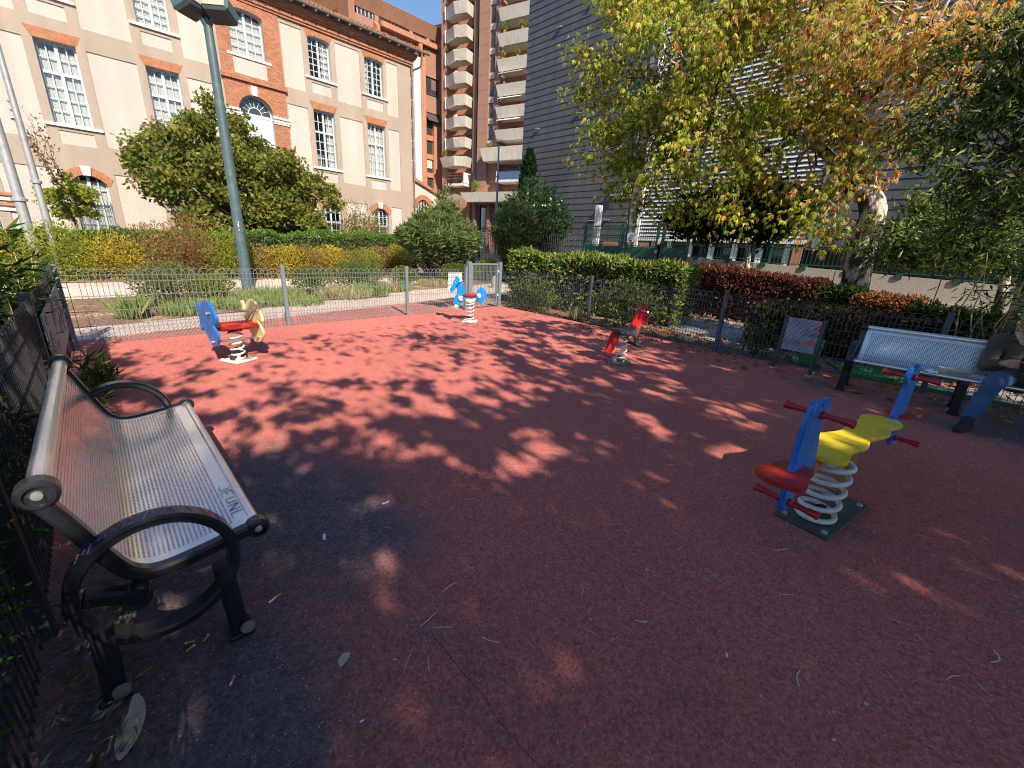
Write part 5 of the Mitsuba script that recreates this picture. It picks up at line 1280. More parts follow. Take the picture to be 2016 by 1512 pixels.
# cypress
yk = thing('cypress', 'narrow dark green cypress at the left edge of the clad building', 'tree')
rng = np.random.default_rng(51)
base = np.array([22.3, 21.45, 0]); n = 9000
z = 1.2 + 6.6 * rng.random(n) ** 1.1; rr = .78 * np.interp(z, [1.2, 3, 5.6, 7.2, 7.9], [.9, 1.0, .8, .45, .04]); a = rng.random(n) * 2 * np.pi; rr *= .5 + .5 * rng.random(n) ** .4
rr *= 1 + .16 * np.sin(a * 3 + z * 2.1)
part(yk, 'trunk', rod(base, base + [0, 0, 6.5], .12, 8), 'bark')
foliage(yk, 'foliage', base + np.stack([rr * np.cos(a), rr * np.sin(a), z], 1), rng, .26, .07, [(.014, .034, .014), (.024, .052, .020), (.045, .075, .025)], [4, 3, 1], bias=(0, 0, 2.2))

# oleanders: whorls of narrow leaves on upright stems
def oleander(label, c, R, h, nst, rng, pal, wts, name='oleander'):
    k = thing(name, label, 'shrub'); st, bs, ax = [], [], []
    for i in range(nst):
        a = rng.random() * 2 * np.pi; q = rng.random() ** .5
        foot = np.array([c[0] + .25 * R * q * math.cos(a), c[1] + .25 * R * q * math.sin(a), 0])
        hh = h * (1 - .38 * q ** 1.5) * rng.uniform(.8, 1.08)
        tip = np.array([c[0] + R * q * math.cos(a), c[1] + R * q * math.sin(a), hh])
        mid = (foot + tip) / 2 + np.array([.12 * R * math.cos(a), .12 * R * math.sin(a), .12 * h])
        p = spline([foot, mid, tip], 5); st.append(tube(p, np.linspace(.02, .006, len(p)), 5))
        m = int(40 * hh / h) + 10; t = .22 + .78 * rng.random(m) ** .7
        idx = t * (len(p) - 1); i0 = np.clip(idx.astype(int), 0, len(p) - 2); pos = p[i0] + (p[i0 + 1] - p[i0]) * (idx - i0)[:, None]
        dirn = unitv(p[i0 + 1] - p[i0]); o = rand_dirs(m, rng) ; o = unitv(o - dirn * (o * dirn).sum(1, keepdims=True))
        bs.append(pos); ax.append(unitv(o * .9 + dirn * rng.uniform(.2, 1.0, (m, 1)) + [0, 0, -.1]))
    part(k, 'stems', cat_(st), 'twig')
    P_ = np.vstack(bs); A_ = np.vstack(ax)
    foliage(k, 'foliage', P_, rng, .34, .060, pal, wts, axis=A_, mat='leaf_gloss', cup=.12, fold=.15)
    return k
rng = np.random.default_rng(61)
ol_p = [(.085, .15, .055), (.14, .21, .07), (.22, .29, .10), (.32, .35, .12)]
oleander('tall pale green oleander bush just left of the gate', (11.3, 16.2), 1.85, 3.2, 210, rng, ol_p, [3, 4, 3, 1])
oleander('slim oleander shoot rising highest left of the gate', (11.75, 16.3), .65, 4.15, 34, rng, ol_p, [2, 4, 3, 1])
oleander('dark leafy oleander with white flowers right of the gate', (17.7, 16.4), 2.1, 5.0, 240, rng, [(.030, .075, .035), (.055, .115, .05), (.10, .17, .065)], [4, 3, 1])
o3 = oleander('bright green oleander in front of the darker one right of the gate', (15.1, 15.2), 1.25, 4.0, 120, rng, ol_p, [2, 4, 4, 1.5])
fl = [placed(plate(smooth_poly([(.05 * math.cos(t) * (1 + .4 * math.cos(5 * t)), .05 * math.sin(t) * (1 + .4 * math.cos(5 * t))) for t in np.linspace(0, 2 * np.pi, 11)[:-1]], 2), .012, .003), [17.0 + rng.normal() * .9, 14.9 + .5 * rng.random(), 3.6 + .55 * rng.random()], [1, 0, 0], unitv(np.array([0, rng.normal() * .5, 1]))) for _ in range(16)]
part('oleander_002', 'flowers', cat_(fl), 'plastic_white', kind='stuff')

def hedge(name, label, x0, x1, y0, y1, z1, n, L, W, pal, wts, rng, rough=.10, mat='leaf_gloss', z0=.05, ang=0, o=(0, 0), zfun=None, core=True, group=None, thin=0):
    """clipped hedge: leaves on an uneven box over a solid twig core, coloured dark for inner shade"""
    k = thing(name, label, 'hedge', group)
    sx, sy, sz = x1 - x0, y1 - y0, z1 - z0
    ar = np.array([sx * sy, sx * sz, sx * sz, sy * sz, sy * sz]); face = rng.choice(5, n, p=ar / ar.sum())
    q = rng.random((n, 3)); q[face == 0, 2] = 1; q[face == 1, 1] = 0; q[face == 2, 1] = 1; q[face == 3, 0] = 0; q[face == 4, 0] = 1
    nr = np.array([(0, 0, 1), (0, -1, 0), (0, 1, 0), (-1, 0, 0), (1, 0, 0)], float)[face]
    p = np.array([x0, y0, z0]) + q * [sx, sy, sz]
    b = meshkit.fbm(p * 1.3 + 7, 3) - .5
    p = p + nr * (b[:, None] * rough * 3.0 - rng.random((n, 1)) * .16)
    if zfun is not None: p[:, 2] *= zfun(p[:, 0], p[:, 1])
    low = (face != 0) & (q[:, 2] < .62) & (rng.random(n) < .75 * thin)
    p, nr, q = p[~low], nr[~low], q[~low]; n = len(p)
    ax = unitv(nr * 1.0 + rng.normal(size=(n, 3)) * .75 + [0, 0, .25])
    cl = leaf_cols(n, rng, pal, wts, .3) * (.75 + .6 * meshkit.fbm(p * 2.1 + 3, 3))[:, None]
    c_, s_ = math.cos(ang), math.sin(ang)
    rot = lambda v: np.stack([v[:, 0] * c_ - v[:, 1] * s_, v[:, 0] * s_ + v[:, 1] * c_, v[:, 2]], 1)
    tr = lambda v: rot(v) + [o[0], o[1], 0]
    if core:
        nx, ny = max(2, int(sx / .3)), max(2, int(sy / .3))
        bm = trimesh.creation.box((sx - .34, sy - .34, sz - .16)).subdivide_to_size(.35)
        v = bm.vertices + [(x0 + x1) / 2, (y0 + y1) / 2, (z0 + z1) / 2 - .08]
        if zfun is not None: v[:, 2] *= zfun(v[:, 0], v[:, 1])
        v = v + .10 * (meshkit.fbm(v * 2.2, 2)[:, None] - .5)
        part(k, 'twigs', (tr(v), bm.faces), 'twig_shade')  # solid core for the twig mass, its dark colour painting the inner shade
    foliage(k, 'foliage', tr(p), rng, L, W, pal, wts, axis=rot(ax), mat=mat, colors=np.clip(cl, .004, .9))
    return k
rng = np.random.default_rng(71)
hedge('hedge', 'long clipped green hedge in front of the plaster building', -3, 12.6, 19.9, 21.2, 1.62, 30000, .10, .062, [(.085, .17, .035), (.13, .24, .05), (.20, .32, .07)], [3, 4, 2], rng, .15, zfun=lambda x, y: .86 + .03 * np.clip(x, -3, 13))
hedge('hedge', 'glossy green hedge with yellow tips right behind the right fence', .0, 5.0, -.55, .55, 1.40, 22000, .125, .062, [(.075, .13, .035), (.13, .21, .05), (.27, .34, .075), (.48, .43, .12), (.40, .20, .09)], [3, 4, 3, .8, .3], rng, .17, thin=1, ang=math.radians(-84.5), o=(9.2, 9.0), zfun=lambda x, y: 1.06 - .025 * x)
hedge('hedge', 'low rust red hedge beyond the paved path on the right', 11.9, 13.0, 1.9, 5.9, 1.30, 16000, .10, .055, [(.16, .060, .045), (.24, .095, .06), (.11, .045, .036), (.38, .20, .10)], [4, 3, 3, 1], rng, .14, mat='leaf', thin=1, zfun=lambda x, y: .80 + .05 * y)
hedge('hedge', 'orange brown stretch of dry hedge left of the chestnut trunk', 11.8, 12.9, 5.9, 7.6, 1.32, 6000, .10, .055, [(.32, .14, .06), (.26, .15, .06), (.20, .19, .05), (.42, .23, .10)], [3, 2, 2, 1], rng, .09, mat='leaf')
hedge('hedge', 'bright copper stretch of dry hedge below the chestnut trunk', 11.6, 12.5, .15, 1.25, .92, 4200, .12, .065, [(.30, .14, .055), (.21, .095, .042), (.42, .24, .10)], [4, 3, 2], rng, .10, mat='leaf')
hedge('hedge', 'dark green stretch of hedge right of the rust red one', 11.9, 12.8, 1.15, 1.95, 1.02, 2600, .11, .06, [(.025, .06, .016), (.045, .085, .022), (.09, .12, .03)], [4, 3, 1], rng, .10)
hedge('hedge', 'shaded dark hedge between the right bench and the concrete wall', 9.6, 10.7, -2.6, .25, .92, 7000, .11, .05, [(.022, .045, .014), (.04, .07, .02), (.13, .11, .035)], [4, 3, .8], rng, .12)
hedge('hedge', 'thin leafless brown hedge behind the display panel', 8.75, 9.5, -.2, 2.4, .80, 5200, .09, .05, [(.07, .05, .022), (.05, .045, .018), (.34, .15, .05), (.05, .075, .022)], [3, 3, 1, 2], rng, .14, mat='leaf')

# low shrubs in a loose row in front of the long hedge
def shrub(name, label, c, r, n, L, W, pal, wts, rng, cat='shrub', mat='leaf', bias=(0, 0, .8), group=None, stems=9):
    k = thing(name, label, cat, group); c = np.asarray(c, float); r = np.asarray(r, float)
    st = []
    for i in range(stems):
        a = rng.random() * 6.28; q = rng.random() ** .5
        tip = c + [r[0] * .8 * q * math.cos(a), r[1] * .8 * q * math.sin(a), r[2] * (1 - .5 * q)]
        st.append(tube(limb([c[0], c[1], max(0, c[2] - r[2])], tip, rng, 4, .08), [.012, .009, .006, .004], 4))
    part(k, 'stems', cat_(st), 'twig')
    p = blob_points(n, c, r, rng, .45); p[:, 2] = np.maximum(p[:, 2], .03)
    p += .22 * r * (meshkit.fbm(p * 2.2 + 5, 3)[:, None] - .5)
    ax = unitv((p - c) / r + rng.normal(size=p.shape) * .7 + np.asarray(bias) * .6)
    cl = leaf_cols(n, rng, pal, wts, .3) * (.7 + .65 * meshkit.fbm(p * 3 + 1, 2))[:, None]
    foliage(k, 'foliage', p, rng, L, W, pal, wts, axis=ax, mat=mat, colors=np.clip(cl, .004, .9))
    return k
YEL, BRN, GRN, RED = [(.56, .44, .06), (.44, .40, .06), (.64, .44, .09)], [(.38, .26, .11), (.46, .30, .13), (.28, .24, .07)], [(.24, .32, .05), (.32, .38, .06), (.42, .43, .08)], [(.38, .18, .09), (.30, .20, .09), (.46, .27, .11)]
ROW = [(-2.0, 18.3, .95, 'YEL', 'yellow shrub at the far left behind the fence corner'), (-.6, 18.0, 1.05, 'GRN', 'yellow green shrub second from the left behind the back fence'), (.45, 18.2, .95, 'YEL', 'golden shrub third from the left behind the back fence'),
       (1.55, 18.6, 1.25, 'BRN', 'tall brown twiggy shrub left of the lamp post'), (2.5, 18.4, 1.35, 'RED', 'tallest reddish shrub with thin shoots left of the lamp post'), (3.55, 18.3, 1.25, 'GRN', 'bright yellow green feathery shrub just left of the lamp post'),
       (4.6, 18.5, .85, 'BRN', 'dull brown shrub directly behind the lamp post'), (5.5, 18.3, .80, 'YEL', 'amber shrub just right of the lamp post'), (6.4, 18.5, .78, 'BRN', 'rusty low shrub two to the right of the lamp post'),
       (7.3, 18.6, .82, 'YEL', 'yellow brown shrub in the middle of the back row'), (8.2, 18.8, .80, 'BRN', 'brown tipped shrub right of the middle in the back row'), (9.0, 18.9, .84, 'GRN', 'fresh green shrub right of the middle in the back row'),
       (9.9, 19.2, .85, 'BRN', 'mixed brown shrub left of the golden ball shrub'), (10.9, 19.2, .95, 'YEL', 'golden ball shaped shrub left of the oleander')]
rng = np.random.default_rng(81)
PAL = {'YEL': YEL, 'BRN': BRN, 'GRN': GRN, 'RED': RED}
for i, (x, y, h, pk, lab) in enumerate(ROW):
    h *= 1.5 * rng.uniform(.9, 1.1)
    shrub('low_shrub', lab, (x, y, h * .46), (.86, .62, h * .56), 3300, .085, .035, PAL[pk] + ([(.12, .17, .03)] if pk != 'GRN' else [(.30, .22, .04)]), [3, 3, 2, 1.2], rng, stems=14)
# sparse tall flowering shrub before the right end of the facade
rng = np.random.default_rng(82)
shrub('loose_shrub', 'loose yellow leaved shrub with long bare shoots before the ground floor windows', (10.4, 21.9, 1.9), (1.25, .8, 1.0), 2100, .12, .06, [(.30, .26, .05), (.22, .22, .045), (.34, .24, .09)], [3, 3, 1], rng, stems=30)
tk = 'loose_shrub'; st, pp_ = [], []
for i in range(22):
    a = np.array([10.4 + rng.normal() * .8, 21.9, 1.9]); b = a + [rng.normal() * .45, 0, 1.0 + .9 * rng.random()]
    q = limb(a, b, rng, 5, .05); st.append(tube(q, np.linspace(.012, .004, 5), 4)); t = rng.random(16)[:, None]; pp_.append(a + (b - a) * t + rng.normal(size=(16, 3)) * .07)
part(tk, 'shoots', cat_(st), 'twig'); foliage(tk, 'foliage', np.vstack(pp_), rng, .10, .06, [(.30, .20, .09), (.24, .20, .05)], [1, 1])
shrub('dark_shrub', 'dark round shrub between the two oleanders above the gate', (13.4, 17.2, 1.1), (.8, .6, 1.0), 3000, .10, .05, [(.018, .04, .018), (.03, .06, .025)], [1, 1], rng)
shrub('low_shrub', 'small yellow green shrub right above the gate', (13.6, 15.6, .55), (.75, .5, .5), 1800, .10, .05, [(.24, .27, .04), (.16, .22, .035)], [1, 1], rng)
shrub('creeper', 'leafy weeds growing through the right fence next to the gate', (8.3, 7.6, .42), (.28, .9, .5), 1300, .075, .045, [(.09, .16, .03), (.15, .22, .04), (.24, .14, .06)], [3, 3, 1], rng, mat='leaf_gloss')
shrub('creeper', 'leafy weeds growing through the right fence behind the red horse', (8.2, 4.7, .50), (.26, .9, .55), 1200, .085, .045, [(.06, .12, .025), (.11, .17, .035), (.20, .11, .05)], [3, 3, .8], rng, mat='leaf_gloss')
shrub('creeper', 'few green stems poking through the fence left of the display panel', (7.75, 1.9, .3), (.12, .3, .30), 240, .075, .05, [(.06, .12, .025), (.11, .17, .035)], [1, 1], rng, mat='leaf_gloss')

# planting bed between the two paths
def tuft(label, c, r, h, n, pal, wts, rng, name='grass_tuft', w=.012, cat='grass tuft'):
    k = thing(name, label, cat)
    a = rng.random(n) * 2 * np.pi; q = rng.random(n) ** .5 * r
    b = np.stack([c[0] + q * np.cos(a), c[1] + q * np.sin(a), np.zeros(n) + .0], 1)
    h = h * .62; n_ = n
    lean = rng.normal(size=(n, 3)) * .22 + np.stack([np.cos(a), np.sin(a), 0 * a], 1) * .22; lean[:, 2] = 0
    ax = unitv(lean + [0, 0, 1]); foliage(k, 'blades', b, rng, h, w, pal, wts, axis=ax, cup=.16, fold=.05)
    return k
rng = np.random.default_rng(91)
GR = [(.22, .32, .08), (.32, .40, .12), (.50, .45, .22)]; ST = [(.58, .50, .28), (.48, .43, .20), (.32, .36, .12)]
shrub('bed_shrub', 'grey green bush in the bed behind the left end of the back fence', (1.0, 11.2, .48), (.62, .55, .46), 3000, .07, .028, [(.12, .16, .05), (.17, .20, .07), (.26, .22, .10)], [3, 3, 1], rng)
shrub('bed_shrub', 'small leafy plant with pale dry patch left of the lamp base', (2.0, 12.6, .28), (.50, .45, .28), 1500, .085, .045, [(.17, .24, .035), (.25, .30, .05), (.48, .38, .20)], [3, 2, 1], rng)
shrub('bed_shrub', 'rounded bushy plant in the bed right of the lamp base', (4.3, 12.4, .42), (.62, .55, .42), 2400, .07, .03, [(.11, .17, .03), (.18, .22, .045)], [1, 1], rng)
shrub('bed_shrub', 'big feathery green plant in the bed at the middle of the fence', (5.9, 13.0, .48), (.95, .7, .50), 4200, .085, .022, [(.09, .15, .035), (.15, .21, .05), (.24, .26, .07)], [3, 3, 1], rng)
shrub('bed_shrub', 'pale leafy plant behind the fence left of the information board', (8.2, 14.1, .36), (.6, .5, .36), 1700, .08, .035, [(.16, .22, .05), (.28, .29, .10)], [1, 1], rng)
shrub('bed_shrub', 'leafy green plants seen through the bars of the gate', (11.2, 14.8, .42), (.85, .6, .42), 2400, .085, .045, [(.08, .14, .03), (.14, .20, .04), (.26, .27, .07)], [3, 3, 1], rng)
tuft('bright green grass tuft behind the left end of the back fence', (.35, 10.0), .20, .62, 160, GR, [4, 2, .5], rng)
tuft('green grass tuft in front of the grey green bush', (1.15, 10.2), .42, .40, 420, GR, [4, 2, 1], rng)
tuft('low green grass right of the grey green bush', (2.1, 10.9), .60, .36, 520, GR, [3, 2, 1], rng)
tuft('grass around the foot of the lamp post', (3.2, 12.2), .75, .42, 800, GR, [3, 3, 1], rng)
tuft('broad patch of green grass right of the lamp post', (3.3, 10.9), .70, .34, 700, GR, [3, 3, 1], rng)
tuft('straw yellow dry grass in the middle of the bed', (4.9, 11.7), .75, .46, 900, ST, [3, 3, 2], rng)
tuft('upright green grass in front of the feathery plant', (5.75, 11.6), .40, .55, 500, GR, [4, 2, 1], rng)
tuft('dry pale grass left of the information board', (7.0, 12.9), .70, .42, 700, ST, [2, 3, 3], rng)
tuft('spiky blue green plant behind the information board', (7.35, 12.6), .18, .52, 60, [(.16, .26, .20), (.22, .32, .24)], [1, 1], rng, 'spiky_plant', .05, 'plant')
tuft('dry grass strip behind the gate', (9.8, 13.9), 1.0, .38, 800, ST, [3, 2, 2], rng)
tuft('dry tuft at the foot of the fence behind the red horse', (8.05, 5.9), .16, .42, 110, ST, [3, 2, 1], rng)
# ------------------------------------------------------------------ evergreen thicket at the right edge
rng = np.random.default_rng(101)
DK = [(.05, .10, .032), (.14, .21, .055), (.24, .32, .08), (.42, .44, .15)]
ek_ = thing('evergreen_tree', 'tall dark evergreen with long leaves filling the right edge', 'tree')
simple_tree(ek_, [(9.7, -1.0, 0), (9.6, -.9, 1.3), (9.5, -.8, 2.6), (9.4, -.6, 4.8)], [.11, .10, .08, .04], (9.3, -.55, 3.7), (1.0, 1.5, 2.7), 150, 105, .13, .036, DK, [3, 4, 3, 1.4], rng, (.30, .52), 'leaf_gloss', (9.5, -.7, 2.8), .016, cond=lambda c: c[2] > 1.6)
ek2 = thing('evergreen_tree', 'low spreading evergreen branches hanging right of the chestnut trunk', 'tree')
simple_tree(ek2, [(13.0, -1.0, 0), (13.0, -.9, 1.4), (13.0, -.6, 2.2)], [.10, .08, .06], (12.9, .25, 2.25), (.9, 1.5, .85), 60, 95, .15, .042, DK, [3, 4, 3, 1], rng, (.32, .52), 'leaf_gloss', (13.0, -.5, 2.0), .016, cond=lambda c: c[2] > 1.55)
bk3 = thing('bamboo', 'pale green bamboo leaves behind the seated person', 'bamboo')
canes, bp_, ba_ = [], [], []
for i in range(46):
    x, y = 8.5 + .9 * rng.random(), -2.2 + 1.75 * rng.random(); h = rng.uniform(1.4, 3.6); top = np.array([x + rng.normal() * .3, y + rng.normal() * .3, h])
    canes.append(tube(limb([x, y, 0], top, rng, 5, .03), np.linspace(.012, .004, 5), 5)); n = 62; t = .25 + .75 * rng.random(n)[:, None]
    bp_.append(np.array([x, y, 0]) + (top - [x, y, 0]) * t + rng.normal(size=(n, 3)) * .16); ba_.append(unitv(rng.normal(size=(n, 3)) * [1, 1, .5] + [0, 0, -.5]))
part(bk3, 'canes', cat_(canes), 'bamboo_cane'); foliage(bk3, 'foliage', np.vstack(bp_), rng, .16, .022, [(.06, .10, .02), (.12, .15, .03), (.24, .24, .06)], [3, 3, 1.4], rng.normal(size=(1, 3)) if False else np.vstack(ba_), mat='leaf_gloss')

# bamboo along the left fence
rng = np.random.default_rng(111)
bk = thing('bamboo', 'row of bamboo with long arching leaves behind the left fence', 'bamboo')
canes, P_, A_ = [], [], []
for i in range(120):
    y = .3 + 7.4 * rng.random(); x = -.50 - .75 * rng.random() ** 1.3
    h = rng.uniform(.9, 1.55) if y > 3.5 else rng.uniform(.5, 1.0)
    top = np.array([x + .22 * rng.normal(), y + .25 * rng.normal(), h])
    if top[0] > -.46: top[0] = -.46 - .1 * rng.random()
    canes.append(tube(limb([x, y, 0], top, rng, 5, .03), np.linspace(.006, .003, 5), 5)); n = 60
    t = .2 + .8 * rng.random(n)[:, None] ** .8
    P_.append(np.array([x, y, 0]) + (top - [x, y, 0]) * t); A_.append(unitv(rng.normal(size=(n, 3)) * [1, 1, .45] + [.25, 0, .15]))
for (x, y, h) in ((-.47, 5.9, 1.08), (-.50, 4.85, 1.02), (-.55, 5.3, .8)): part(bk, 'cane', rod([x, y, 0], [x - .02, y, h], .019, 10), 'bamboo_cane', smooth=40)
P_, A_ = np.vstack(P_), np.vstack(A_)
part(bk, 'canes', cat_(canes), 'bamboo_cane')
d = np.linalg.norm(P_ - [0, .4, 1.2], axis=1) - (P_[:, 0] > -.9) * 3; order = np.argsort(d)
nearL, rest = order[:170], order[170:]
BP = [(.035, .080, .016), (.06, .115, .022), (.11, .16, .03), (.24, .22, .06)]
foliage(bk, 'foliage', P_[rest], rng, .17, .020, BP, [3, 4, 2, .8], axis=A_[rest], mat='leaf_gloss', cup=.22, fold=.12)
def long_leaf(p, ax, L, W, rng):
    """bamboo blade: eight triangles with a keel, drooping to a point"""
    s = np.cross(ax, rand_dirs(1, rng, (0, 0, 1.0))[0]); s /= np.linalg.norm(s) + 1e-9; nn = np.cross(ax, s)
    t = np.array([0, .22, .5, .78, 1.0]); w = np.array([.12, .85, 1.0, .6, 0.02]) * W / 2
    c = p + ax * (t * L)[:, None] + np.array([0, 0, -1]) * (L * .30 * t ** 2)[:, None]
    v = np.vstack([c - s * w[:, None] + nn * (w * .3)[:, None], c, c + s * w[:, None] + nn * (w * .3)[:, None]]); f = []
    for i in range(4):
        f += [[i, i + 1, 6 + i], [i, 6 + i, 5 + i], [5 + i, 6 + i, 11 + i], [5 + i, 11 + i, 10 + i]]
    return v, np.array(f)
for i in nearL:
    v, f = long_leaf(P_[i], A_[i], rng.uniform(.13, .24), rng.uniform(.013, .024), rng)
    part(bk, 'leaf', (v, f), 'leaf_gloss', smooth=True, color=np.repeat(leaf_cols(1, rng, BP, [3, 4, 2, .8]), len(v), 0))
for p, ax, L, W in [((-.52, 3.22, .42), (.95, -.1, .05), .20, .034), ((-.55, 3.0, .47), (.9, .2, .2), .16, .026), ((-.52, 2.5, .30), (.9, -.3, .1), .18, .02), ((-.54, 2.0, .35), (.9, .1, -.1), .16, .018), ((-.52, 2.75, .62), (.85, .35, .1), .18, .022)]:
    v, f = long_leaf(np.array(p), unitv(np.array(ax)), L, W, rng); part(bk, 'leaf', (v, f), 'leaf_gloss', smooth=True, color=np.repeat([[.09, .20, .03]], len(v), 0))
sh = thing('bamboo_shoots', 'thin bamboo shoots on the inner side of the left fence near the far corner', 'bamboo')
q = blob_points(170, (-.20, 5.4, .12), (.16, 1.0, .18), rng, .3); q[:, 2] = np.maximum(q[:, 2], .01)
foliage(sh, 'foliage', q, rng, .16, .016, BP, [3, 4, 2, 1], bias=(.6, 0, .6), mat='leaf_gloss', cup=.2)

# ------------------------------------------------------------------ plane trees behind the camera: their crowns shade the near ground
S0 = SUN / SUN[2]
def density(x, y):
    edge = 2.95 + .20 * (x - 2) + .25 * np.sin(x * 1.1 + .6)
    d = 1 / (1 + np.exp((y - edge) / .75))
    d = np.maximum(d,   .42 / (1 + np.exp((y - 5.9 - .25 * np.sin(x * 2.1)) / .3)) * (x > 3.4))
    d = np.maximum(d, .55 / (1 + np.exp((y - 6.5) / .3)) * np.exp(-((x - .1) / .55) ** 2))
    for cx, cy, rx, ry, a in ((1.75, 3.35, .8, .5, .5), (4.5, 1.25, .6, .25, .45), (4.5, 4.4, 1.0, .6, .45), (6.6, 2.7, .7, .7, .35), (2.9, 4.0, .9, .5, .4), (.75, 1.6, .2, .3, .22), (7.2, 1.2, .4, .6, .25), (3.3, 2.6, .5, .35, .2), (5.65, 3.6, .65, .8, .9), (.3, 3.15, .35, .65, .55), (3.5, .78, .6, .22, .32), (6.4, -.05, .5, .35, .30)):
        
        d = d * (1 - a * np.exp(-((x - cx) / rx) ** 2 - ((y - cy) / ry) ** 2))
    return d * (.875 + .095 * np.maximum((x < .9) * (y < 1.9), .65 * (y < .8)))
rng = np.random.default_rng(121)
N = 300000
gx, gy = rng.uniform(-5, 9.0, N), rng.uniform(-7.5, 7.2, N)
gp = np.stack([gx, gy, np.zeros(N)], 1)
fld = lambda x, y: .40 * meshkit.fbm(np.stack([x * 3.0, y * 2.0, 0 * x], 1), 2, seed=4) + .60 * meshkit.fbm(np.stack([x * 9.5, y * 6.5, 0 * x + 3], 1), 2, 9)
nz = fld(gx, gy); srt = np.sort(nz); nz = np.searchsorted(srt, nz) / N
keep = rng.random(N) < np.clip((density(gx, gy) - nz) / .10 + .5, .015, 1.0) * np.clip((8.3 - gx) / .8, 0, 1)
gp = gp[keep]; n = len(gp)
hh = 3.9 + 2.4 * rng.random(n) + 3.0 * rng.random(n) * np.clip((1.6 - gp[:, 1]) / 2, 0, 1) + .6 * (meshkit.fbm(np.stack([gp[:, 0] * .3, gp[:, 1] * .3, 0 * gp[:, 0]], 1), 2) - .5)
LP = gp + S0 * hh[:, None]
trunks = np.array([(-3.6, -6.5, 0), (.8, -6.8, 0), (4.4, -6.4, 0), (8.0, -6.2, 0)])
owner = np.argmin(np.linalg.norm(LP[:, None, :2] - trunks[None, :, :2], axis=2), 1)
NAM = ['leftmost shade tree standing behind the photographer', 'shade tree straight behind the photographer', 'shade tree behind the photographer to the right', 'rightmost shade tree standing behind the photographer']
for i in range(4):
    k = thing('shade_tree', NAM[i], 'tree'); s = np.nonzero(owner == i)[0]
    q = LP[s][rng.choice(len(s), min(70, len(s)), replace=False)]; hub = trunks[i] + [0, 0, 4.2]
    tree_wood(k, ([trunks[i], trunks[i] + [.05, .1, 2.3], hub], [.26, .20, .17]), [(hub, c, .05, .008) for c in q], rng, seg=5)
    foliage(k, 'foliage', LP[s], rng, .125, .085, [(.06, .10, .02), (.10, .14, .025), (.20, .19, .03)], [3, 3, 1], bias=(0, 0, -.5))
# ------------------------------------------------------------------ the person on the far bench
def body(bones, refine=.02, it=10):
    """bones: (p0, r0, p1, r1); one smooth mesh"""
    S = lambda p, r: m3.Manifold.sphere(r, 20).translate([float(x) for x in p])
    M = m3.Manifold.batch_boolean([m3.Manifold.batch_hull([S(a, ra), S(b, rb)]) for a, ra, b, rb in bones], m3.OpType.Add)
    M = M.refine_to_length(refine); me = M.to_mesh()
    t = trimesh.Trimesh(me.vert_properties[:, :3], me.tri_verts, process=True)
    trimesh.smoothing.filter_taubin(t, lamb=.5, nu=.53, iterations=it)
    return t
A = lambda *p: np.array(p, float)
hipc, chest, neck = A(6.74, -.86, .53), A(6.79, -.805, .80), A(6.70, -.775, .905)
hd = A(6.60, -.765, 1.01)
shR, elR, wrR, haR = A(6.76, -.61, .855), A(6.69, -.575, .60), A(6.50, -.665, .665), A(6.44, -.72, .675)
shL, elL, wrL, haL = A(6.77, -1.0, .845), A(6.69, -1.11, .60), A(6.50, -.95, .665), A(6.44, -.88, .675)
hR, knR, anR, toR = A(6.72, -.77, .515), A(6.33, -.645, .485), A(6.06, -.555, .105), A(5.90, -.50, .035)
hL, knL, anL, toL = A(6.72, -.95, .515), A(6.32, -1.06, .485), A(6.14, -1.13, .10), A(5.98, -1.16, .035)
pk_ = thing('person', 'person in olive jacket and blue jeans sitting on the far bench', 'person')
def hand(w, h, inw):
    """palm with four bent fingers and a thumb; inw: unit vector across the body"""
    fwd = unitv(h - w); up = A(0, 0, 1); o = []
    o.append((w, .026, w + fwd * .045, .030)); pc = w + fwd * .085
    for i, (off, L) in enumerate(((.030, .036), (.011, .041), (-.009, .038), (-.028, .030))):
        k0 = pc + up * off; k1 = k0 + fwd * L * .8 + inw * .010; k2 = k1 + fwd * .012 + inw * .026; k3 = k2 + inw * .022 - fwd * .010
        o += [(w + fwd * .035 + up * off * .6, .016, k0, .0115), (k0, .0112, k1, .0098), (k1, .0098, k2, .0088), (k2, .0086, k3, .0075)]
    t0 = w + fwd * .03 + up * .024; t1 = t0 + fwd * .035 + up * .018 + inw * .016; t2 = t1 + fwd * .026 + inw * .020
    o += [(t0, .017, t1, .0125), (t1, .012, t2, .0095)]
    return o
fdir = unitv(A(-.90, .22, -.30)); side = unitv(np.cross(fdir, A(0, 0, 1))); fup = np.cross(side, fdir)
H = lambda a, b, c: hd + fdir * a + side * b + fup * c
skin = [(chest, .13, neck, .06), (neck, .056, hd - A(0, 0, .05), .056), (hd + fup * .03, .088, H(-.012, 0, .03), .092), (H(.02, 0, -.015), .074, H(.045, 0, -.075), .046), (H(.05, 0, -.04), .05, H(.06, 0, -.085), .034),
        (H(.078, 0, .018), .013, H(.104, 0, -.014), .013), (H(.104, 0, -.016), .012, H(.10, 0, -.022), .015), (H(.07, -.035, .034), .018, H(.072, .035, .034), .018), (H(.0, .088, .02), .015, H(-.005, .092, -.02), .012), (H(.0, -.088, .02), .015, H(-.005, -.092, -.02), .012),
        (hipc, .14, chest, .15), (shR, .05, elR, .042), (elR, .04, wrR, .028), (shL, .05, elL, .042), (elL, .04, wrL, .028), (hR, .08, knR, .055), (knR, .05, anR, .036), (anR, .034, anR - A(.0, 0, .05), .020), (hL, .08, knL, .055), (knL, .05, anL, .036), (anL, .034, anL - A(0, 0, .05), .020), (chest, .1, shR, .05), (chest, .1, shL, .05), (hipc, .12, hR, .08), (hipc, .12, hL, .08)]
